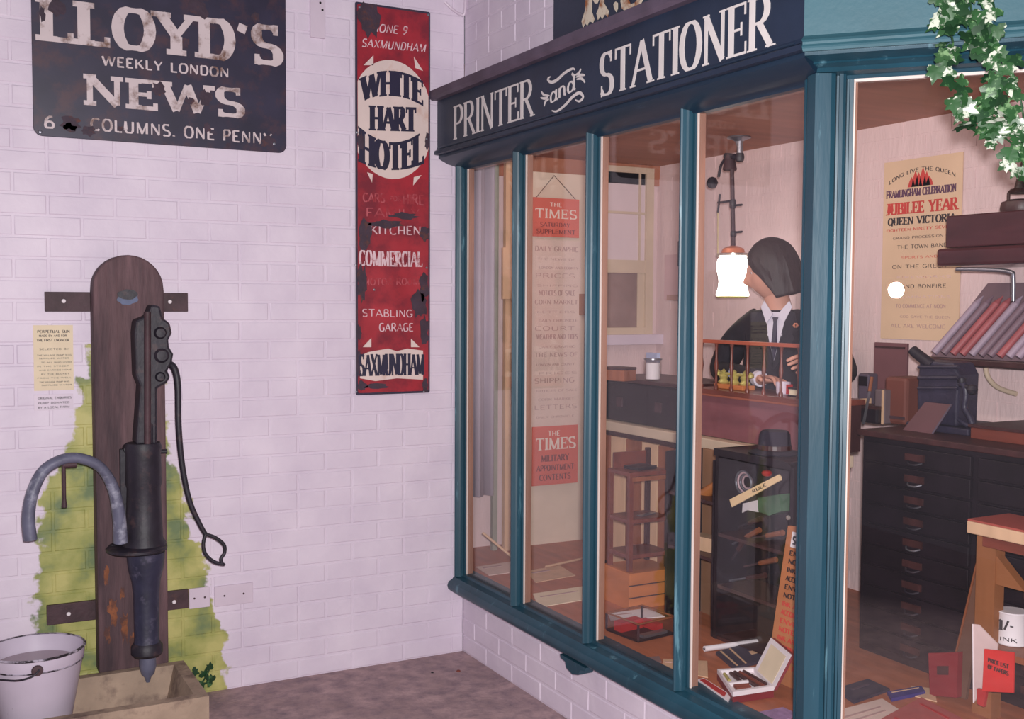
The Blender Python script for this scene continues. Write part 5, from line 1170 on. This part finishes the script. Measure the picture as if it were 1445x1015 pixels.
o = MB().lathe([(.001, -.012), (.014, -.008), (.018, 0), (.014, .008), (.001, .012)], ci(1082, 668, .45), 14).build('red_ball', REDC, smooth=True); tag(o, 'bright red knob shape above the wooden rule', 'knob')
def vblock(name, label, cat, pxs, X, th, m):
    P = [at(*q_, X=X) for q_ in pxs]; o = MB().prism([tuple(p_) for p_ in P], (th, 0, 0)).build(name, m); return tag(o, label, cat)
vblock('white_card', 'small pale card under the wooden rule in the tool cabinet', 'card', [(1048, 711), (1068, 706), (1069, 723), (1054, 720), (1047, 724)], .45, .006, PAPERW)
vblock('green_tin', 'dull green tin beside the pale card in the tool cabinet', 'tin', [(1069, 703), (1100, 698), (1102, 722), (1085, 728), (1070, 722)], .45, .05, mat('dull_green_tin', (70, 104, 76), .5, .25, 20))
vblock('green_case', 'faded green flat case on the top shelf of the tool cabinet', 'case', [(1062, 646), (1092, 652), (1093, 658), (1063, 654)], .45, .04, mat('faded_green_case', (92, 116, 100), .5, .2, 20))
for k, (x0_, y0__, x1_, y1__, m) in enumerate(((1034, 768, 1072, 748, STEEL), (1033, 790, 1050, 762, IRON), (1050, 800, 1095, 790, RUSTIRON), (1040, 745, 1075, 732, IRON), (1060, 760, 1105, 752, RUSTIRON), (1030, 820, 1080, 812, STEEL))):
    A_, B_ = ci(x0_, y0__, .43), ci(x1_, y1__, .43)
    t = prop('hand_tool', 'old hand tool in the cabinet, %s' % ('bright, topmost on the middle shelf', 'short and black at the far left', 'rusty, on the lower shelf', 'black, just under the wooden rule', 'long and rusty, right of centre', 'bright, lowest of all')[k], 'tool', A_, 'hand tools in the cabinet')
    MB().tube([A_, A_.lerp(B_, .55)], .004, 8).build('shaft', m, t, smooth=True); MB().tube([A_.lerp(B_, .5), B_], [.008, .010], 8).build('handle', DWOOD if k % 2 else MIDWOOD, t, smooth=True)
# black hat shape on top
c = at(1092, 612, X=.47); t = prop('black_hat', 'black brimmed hat on top of the tool cabinet', 'hat', (.47, c.y, gz+.001))
MB().lathe([(.001, 0), (.085, 0), (.088, .004), (.055, .012), (.05, .065), (.042, .075), (.001, .078)], (.47, -1.41, gz+.001), 26).build('crown', mat('black_felt', (38, 32, 46), .9), t, smooth=True)
MB().lathe([(.0555, .012), (.0565, .014), (.0555, .028), (.0545, .028)], (.47, -1.41, gz+.001), 26).build('band', DWOOD, t)
# left section
ob = prop('open_case', 'narrow open case holding an amber horn left of the tool cabinet', 'case', (.5, -1.1, FZ))
bx((.545, -1.2, FZ), (.56, -.93, .96)).build('back', mat('tan_back', (138, 100, 76), .7), ob); bx((.39, -1.2, .60), (.545, -.93, .612)).build('shelf', DWOOD, ob); bx((.39, -1.2, .80), (.545, -.93, .812)).build('shelf', DWOOD, ob)
for y in (-1.205, -.935): bx((.385, y, FZ), (.56, y+.01, .96)).build('side', BLKWOOD, ob)
hp = spline([at(1014, 668, X=.46), at(1012, 682, X=.46), at(1004, 690, X=.46), at(992, 700, X=.46)], 5)
t = tag(MB().tube(hp, [.007+.0012*i for i in range(len(hp))], 12).build('amber_horn', mat('amber_horn', (170, 106, 60), .35, .2), smooth=True), 'curved amber horn in the narrow open case', 'horn')
o = bx((-.03, -.05, 0), (.03, .05, .05), frame((.46, -1.07, .613), .2)).build('tan_box', PALEW); tag(o, 'tan box on the middle shelf of the narrow open case', 'box')

# ---------------------------------------------------------------- things lying on the display floor
def flat(name, label, cat, px, m, th=.003, z=FZ+.0006, lines=None, group=None, inset=None):
    P = [at(*q_, Z=z+th) for q_ in px]; c = sum(P, Vector())/len(P)
    t = prop(name, label, cat, (c.x, c.y, z), group)
    MB().prism([(p_.x, p_.y, z) for p_ in P], (0, 0, th)).build('sheet' if th < .006 else 'body', m, t)
    if inset:
        for (u0, v0, u1, v1, im) in inset:
            def pq(u, v): return (P[0]*(1-u)+P[1]*u)*(1-v)+(P[3]*(1-u)+P[2]*u)*v
            R_ = [pq(u0, v0), pq(u1, v0), pq(u1, v1), pq(u0, v1)]; MB().prism([(p_.x, p_.y, z+th) for p_ in R_], (0, 0, .0012)).build('print', im, t)
    return t, P
flat('cream_sheet', 'large cream paper sheet on the window floor below the second pane', 'paper', [(752, 838), (832, 826), (826, 846), (760, 857)], PAPER, inset=[(.1, .3, .8, .36, FAINTL)])
flat('cream_folder', 'cream folder lying further back near the foot of the timber batten', 'folder', [(742, 806), (790, 798), (812, 812), (756, 822)], PALEW, inset=[(.1, .2, .6, .3, FAINTL)])
flat('pale_sheet', 'pale pink paper at the bottom of the leftmost pane', 'paper', [(672, 800), (725, 792), (735, 806), (690, 812)], PAPERP, inset=[(.1, .2, .6, .3, FAINTL)])
A_ = at(681, 752, Y=.15); B_ = at(721, 785, Y=.05); o = MB().tube([(A_.x, .15, A_.z), (B_.x, B_.y, max(B_.z, FZ+.006))], .006, 8).build('leaning_stick', PALEW, smooth=True); tag(o, 'thin pale stick leaning against the grey curtain', 'stick')
A_ = at(770, 800, Z=FZ+.01); B_ = at(834, 786, Z=FZ+.01); o = MB().tube([A_, B_], .005, 8).build('lying_stick', PALEW, smooth=True); tag(o, 'thin pale stick lying across the papers by the second mullion', 'stick')
flat('white_sheet', 'white paper edge behind the glass display box', 'paper', [(858, 866), (915, 858), (938, 870), (862, 876)], PAPERW, inset=[(.1, .3, .5, .4, FAINTL)])
c = at(898, 897, Z=FZ); gb = prop('glass_display_box', 'flat glass topped display box with silver and red goods inside', 'display box', (c.x+.02, c.y, FZ))
M = frame((c.x+.03, c.y+.02, FZ+.001), .12)
bx((-.085, -.085, 0), (.085, .085, .006), M).build('base', BLKWOOD, gb)
for lo, hi in (((-.085, -.085, .006), (-.079, .085, .06)), ((.079, -.085, .006), (.085, .085, .06)), ((-.079, -.085, .006), (.079, -.079, .06)), ((-.079, .079, .006), (.079, .085, .06))): bx(lo, hi, M).build('glass_side', GLASS2, gb)
for x, y in ((-.087, -.087), (.081, -.087), (-.087, .081), (.081, .081)): bx((x, y, .006), (x+.006, y+.006, .062), M).build('corner_strip', RUSTIRON, gb)
for lo, hi in (((-.087, -.087, .062), (-.081, .087, .066)), ((.081, -.087, .062), (.087, .087, .066)), ((-.081, -.087, .062), (.081, -.081, .066)), ((-.081, .081, .062), (.081, .087, .066))): bx(lo, hi, M).build('top_edge', MIDWOOD, gb)
bx((-.07, .02, .006), (.03, .06, .04), M).build('red_packet', REDC, gb); bx((-.05, -.075, .006), (.06, -.05, .016), M).build('silver_row', STEEL, gb); bx((.04, -.04, .006), (.07, .05, .03), M).build('red_packet', REDC, gb)
flat('tan_card', 'plain tan card on the window floor just left of the fourth mullion', 'card', [(936, 930), (964, 931), (963, 953), (933, 950)], PALEW, inset=[(.1, .2, .7, .26, FAINTL)])
flat('brown_strip', 'brown paper strip left of the plain tan card', 'paper', [(908, 928), (930, 926), (934, 934), (914, 938)], mat('grey_brown_paper', (128, 100, 98), .8))
flat('small_tan_card', 'small tan card on the window floor just right of the fourth mullion', 'card', [(982, 932), (998, 933), (999, 956), (984, 953)], PALEW)
A_ = at(994, 916, Z=FZ+.01); B_ = at(1068, 906, Z=FZ+.01); t = prop('paper_roll', 'long white paper roll lying behind the dark pen tray', 'roll', A_)
MB().tube([A_, B_], .0095, 12).build('roll', PAPERW, t, smooth=True); MB().tube([A_+(A_-B_)*.01, A_], .004, 8).build('core', BLKWOOD, t)
t, P = flat('pen_tray', 'dark slate tray with two pale strips behind the open box', 'tray', [(1010, 920), (1068, 904), (1090, 928), (1036, 942)], mat('slate_tray', (60, 58, 74), .5), th=.010, inset=[(.08, .04, .12, .96, PALEW), (.30, .04, .34, .96, PALEW), (.62, .45, .78, .62, PALEW)])
# open box of pens
t, P = flat('open_pen_box', 'open red box lined in white holding pens and nibs', 'box', [(1012, 951), (1064, 948), (1092, 975), (1034, 984)], mat('dark_red_card', (120, 38, 44), .5), th=.020, z=FZ+.0006)
z = FZ+.0206+.0006
def pq(u, v): return (P[0]*(1-u)+P[1]*u)*(1-v)+(P[3]*(1-u)+P[2]*u)*v
for u0, v0, u1, v1 in ((0, 0, 1, .07), (0, .93, 1, 1), (0, .07, .05, .93), (.95, .07, 1, .93), (.05, .58, .55, .63)):
    R_ = [pq(u0, v0), pq(u1, v0), pq(u1, v1), pq(u0, v1)]; MB().prism([(p_.x, p_.y, z) for p_ in R_], (0, 0, .014)).build('liner', PAPERW, t)
R_ = [pq(.05, .07), pq(.95, .07), pq(.95, .93), pq(.05, .93)]; MB().prism([(p_.x, p_.y, z) for p_ in R_], (0, 0, .002)).build('liner', PAPERW, t)
for k, (a_, b_, m) in enumerate((((.12, .18), (.12, .50), BRASS), ((.30, .15), (.38, .52), DWOOD), ((.42, .12), (.66, .85), DWOOD), ((.54, .15), (.80, .85), MAHOG), ((.66, .12), (.90, .80), DWOOD), ((.15, .72), (.5, .74), MAHOG), ((.15, .82), (.5, .84), MAHOG))):
    A_ = pq(*a_); B_ = pq(*b_); A_.z = B_.z = z+.009; q_ = MB().tube([A_, B_], .006, 8).build('pen', m); tag(q_, '%s in the open pen box, %s' % (('brass seal', 'short dark pen', 'long dark pen', 'reddish pen', 'long dark pen', 'reddish stick of wax', 'reddish stick of wax')[k], ('at the left', 'second from the left', 'in the middle', 'right of the middle', 'at the right', 'in the lower tray, upper', 'in the lower tray, lower')[k]), 'pen', 'pens in the open box')
A_, B_ = pq(1, 0), pq(1, 1); upL = Vector((.05, -.02, .105)); A_.z = B_.z = z
MB().prism([tuple(A_), tuple(B_), tuple(B_+upL), tuple(A_+upL)], Vector((.008, -.004, 0))).build('lid', mat('dark_red_card', (120, 38, 44), .5), t)
nn = Vector((-.0015, .0006, 0))
MB().prism([tuple(A_+nn), tuple(B_+nn), tuple(B_+upL+nn), tuple(A_+upL+nn)], nn*-.6).build('lid_lining', PAPERW, t)
e_ = (B_-A_); nn2 = nn*1.8; 
MB().prism([tuple(A_+e_*a_+upL*b_+nn2) for a_, b_ in ((.14, .1), (.86, .1), (.86, .88), (.14, .88))], nn*-.5).build('lid_label', PAPER, t)
flat('red_pencil_box', 'long narrow white and red pencil box along the sill', 'pencil box', [(984, 959), (993, 957), (1032, 981), (1028, 990)], PAPERW, th=.008, inset=[(.15, .05, .85, .85, REDC)])
flat('purple_leaflet', 'crumpled lilac leaflet by the corner post at the bottom', 'leaflet', [(1070, 1005), (1105, 998), (1130, 1010), (1085, 1020)], mat('lilac_paper', (150, 120, 160), .7, .3, 40))
# leaning placard
A_ = [at(1112, 742, X=.345), at(1176, 752, X=.345), at(1150, 912, X=.27), at(1082, 900, X=.27)]
zz0 = FZ+.002; A_[2].z = A_[3].z = zz0
t = prop('leaning_placard', 'narrow tan placard with red lines of lettering leaning by the corner post', 'placard', (.4, A_[2].y, zz0))
MB().prism([tuple(p_) for p_ in A_], (.010, 0, 0)).build('board', mat('tan_placard', (178, 112, 72), .6, .12), t)
up_ = (A_[0]-A_[3]); rg = (A_[2]-A_[3]); nf = rg.cross(up_).normalized()
if nf.x > 0: nf = -nf
for k in range(14):
    s0 = A_[3]+up_*(.10+.055*k)+nf*.001; lettering(('NOTE PAPER', 'ENVELOPES', 'ACCOUNT BOOKS', 'INK AND PENS')[k % 4], s0+rg*.12, s0+rg*.88, .016, nf, REDINK if k < 8 else BLACKINK, t, t=.24, thin=.16, serif=0, upv=up_.normalized())
s0 = A_[3]+up_*.87+nf*.001; MB().prism([tuple(s0+rg*.12), tuple(s0+rg*.88), tuple(s0+rg*.88+up_*.1), tuple(s0+rg*.12+up_*.1)], nf*.0015).build('heading', PAPERW, t)
lettering('STATIONERY', s0+rg*.16+up_*.02+nf*.002, s0+rg*.85+up_*.02+nf*.002, .026, nf, BLACKINK, t, t=.22, thin=.14, serif=0, upv=up_.normalized())

# pane five, bottom
flat('dark_folder', 'blue black folder lying right of the corner post', 'folder', [(1178, 972), (1225, 958), (1256, 972), (1205, 990)], mat('blue_black_cover', (44, 44, 66), .5), th=.008, inset=[(.3, .3, .8, .4, MAUVE)])
flat('blue_notebook', 'bright blue notebook behind the pink booklet', 'notebook', [(1252, 976), (1300, 968), (1306, 976), (1258, 986)], BLUEC, th=.010, inset=[(.1, .2, .9, .3, PALEW)])
flat('cream_paper', 'cream sheet of paper right of the corner post at the very bottom', 'paper', [(1176, 1004), (1245, 986), (1282, 1010), (1200, 1040)], PAPERP, inset=[(.1, .3, .8, .36, FAINTL), (.1, .5, .8, .56, FAINTL)])
flat('pink_booklet', 'faded red booklet in the lower middle of the right pane', 'booklet', [(1300, 984), (1358, 1014), (1300, 1045), (1244, 1014)], PINKC, th=.010, z=FZ+.004, inset=[(.15, .15, .85, .2, REDC), (.15, .8, .85, .85, REDC)])
flat('tan_paper', 'tan paper under the blue notebook', 'paper', [(1285, 968), (1318, 972), (1322, 990), (1290, 982)], PALEW)
def upright(name, label, cat, px, X, th, m, extra=None, z0=FZ+.001):
    P = [at(*q_, X=X) for q_ in px]; zmin = min(p_.z for p_ in P)
    t = prop(name, label, cat, (X, P[0].y, zmin))
    MB().prism([tuple(p_) for p_ in P], (th, 0, 0)).build('body', m, t)
    if extra: extra(t, P)
    return t
upright('dark_red_book', 'dark red book standing upright left of the bright red leaflet', 'book', [(1310, 922), (1352, 921), (1350, 985), (1312, 982)], .60, .02, mat('dark_red_cover', (128, 34, 40), .5), lambda t, P: MB().prism([tuple(P[0].lerp(P[1], a_).lerp(P[3].lerp(P[2], a_), b_)-Vector((.001, 0, 0))) for a_, b_ in ((.3, .3), (.7, .3), (.7, .5), (.3, .5))], (-.001, 0, 0)).build('crest', DWOOD, t))
def red_ex(t, P):
    y0_, y1_ = P[0].y, P[1].y; zt, zb2 = P[0].z, P[2].z
    for k, w_ in enumerate(('PRICE LIST', 'OF PAPERS')):
        lettering(w_, (P[0].x-.001, y0_+(y1_-y0_)*.15, zt-(zt-zb2)*(.35+.2*k)), (P[0].x-.001, y0_+(y1_-y0_)*.85, zt-(zt-zb2)*(.35+.2*k)), .012, (-1, 0, 0), DWOOD, t, t=.2, thin=.12, serif=0)
upright('red_leaflet', 'bright red leaflet standing in front of the white folded paper', 'leaflet', [(1389, 916), (1431, 921), (1430, 978), (1386, 976)], .52, .004, mat('bright_red_card', (206, 44, 40), .55), red_ex)
upright('folded_paper', 'white folded paper standing behind the bright red leaflet', 'paper', [(1373, 881), (1381, 882), (1408, 910), (1402, 950), (1374, 992)], .56, .004, mat('pale_pink_paper', (206, 180, 178), .7), lambda t, P: MB().tube([P[0]-Vector((.001, 0, 0)), P[4]-Vector((.001, 0, 0))], .0015, 6).build('fold', PAPERW, t))
upright('red_sleeve', 'narrow red sleeve under the bright red leaflet', 'sleeve', [(1378, 972), (1392, 974), (1388, 998), (1379, 994)], .54, .01, REDC)
# timber stand at the right edge
zt = at(1364, 752, X=.55).z; yt = at(1364, 740, X=.55).y
ts = prop('timber_stand', 'wooden stand with a thick pale top at the right edge', 'stand', (.7, yt-.15, FZ))
zt2 = at(1364, 735, X=.55).z
bx((.55, yt-.42, zt), (.725, yt, zt2)).build('top', PALEW, ts, bevel=.003)
bx((.552, yt-.42, zt2+.0005), (.725, yt-.002, zt2+.006)).build('red_cloth', mat('red_cloth', (158, 72, 62), .8), ts)
bx((.58, yt-.42, zt-.035), (.60, yt-.03, zt-.001)).build('rail', MAHOG, ts)
px0, px1 = at(1384, 800, X=.62).y, at(1411, 800, X=.62).y
OAK = mat('golden_oak_leg', (140, 88, 54), .55, .12, 6, stretch=(3, 3, .6))
bx((.60, px1, FZ), (.64, px0, zt-.001)).build('leg', OAK, ts)
bx((.60, px1-.33, FZ), (.64, px0-.33, zt-.001)).build('leg', OAK, ts)
MB().prism([(.605, px1, zt-.06), (.605, px1-.09, zt-.14), (.605, px1, zt-.14)], (.03, 0, 0)).build('brace', OAK, ts)
zsh = at(1425, 918, X=.60).z
bx((.57, px1-.33, zsh-.018), (.725, px1-.001, zsh)).build('shelf', MIDWOOD, ts)
A_, B_ = at(1378, 795, X=.66), at(1334, 918, X=.66)
t = prop('leaning_board', 'narrow brown board leaning left of the timber stand', 'board', (.66, B_.y, B_.z))
MB().prism([tuple(A_), tuple(A_+Vector((0, -.035, 0))), (B_.x, B_.y-.075, FZ+.002), (B_.x, B_.y-.01, FZ+.002)], (.012, 0, 0)).build('board', mat('umber_board', (104, 72, 58), .6), t)
MB().prism([tuple(A_+Vector((-.001, 0, 0))), tuple(A_+Vector((-.001, -.006, 0))), (B_.x-.001, B_.y-.014, FZ+.002), (B_.x-.001, B_.y-.008, FZ+.002)], (-.003, 0, 0)).build('edge', MIDWOOD, t)
c = at(1428, 915, X=.66); tn = prop('paint_tin', 'white tin priced 1/- on the shelf of the timber stand', 'tin', (.66, c.y, zsh))
R0 = .040; hh_ = at(1428, 868, X=.62).z-at(1428, 915, X=.62).z
MB().lathe([(.001, 0), (R0, 0), (R0+.002, .003), (R0, .006), (R0, hh_-.006), (R0+.002, hh_-.003), (R0, hh_), (.001, hh_)], (.66, c.y, zsh+.001), 28).build('body', PAPERW, tn, smooth=True)
n_ = Vector((-.9, -.43, 0)).normalized(); e_ = Vector((.43, -.9, 0)).normalized()
pc = Vector((.66, c.y, zsh))+n_*(R0+.001)
lettering('1/-', pc-e_*.028+Vector((0, 0, hh_*.48)), pc+e_*.012+Vector((0, 0, hh_*.48)), .030, n_, BLACKINK, tn, t=.28, thin=.12, serif=.5)
lettering('INK', pc-e_*.025+Vector((0, 0, hh_*.15)), pc+e_*.022+Vector((0, 0, hh_*.15)), .012, n_, BLACKINK, tn, t=.2, thin=.14, serif=0)
# ivy shadow comes from the lights

sg = thing('ivy_sprig', 'small dark green ivy sprig at the back corner of the stone trough', 'ivy', (-1.13, -.05, .1))
for k, (px, py, sz, rz_) in enumerate(((288, 955, .034, .3), (300, 962, .040, -.9), (281, 968, .030, 1.4), (296, 944, .028, .1), (272, 948, .03, 2.0))):
    c = at(px, py, Y=-.06-.01*k); q_ = bpy.data.objects.new('leaf', LV[3]); COL.objects.link(q_); q_.parent = sg; q_.location = c-WL[sg.name]; q_.scale = (sz, sz, sz); q_.rotation_euler = (PI/2, rz_, .2)
MB().tube([(-1.17, -.04, .0), at(285, 965, Y=-.06), at(296, 944, Y=-.07)], .003, 6).build('stem', LM[2], sg)
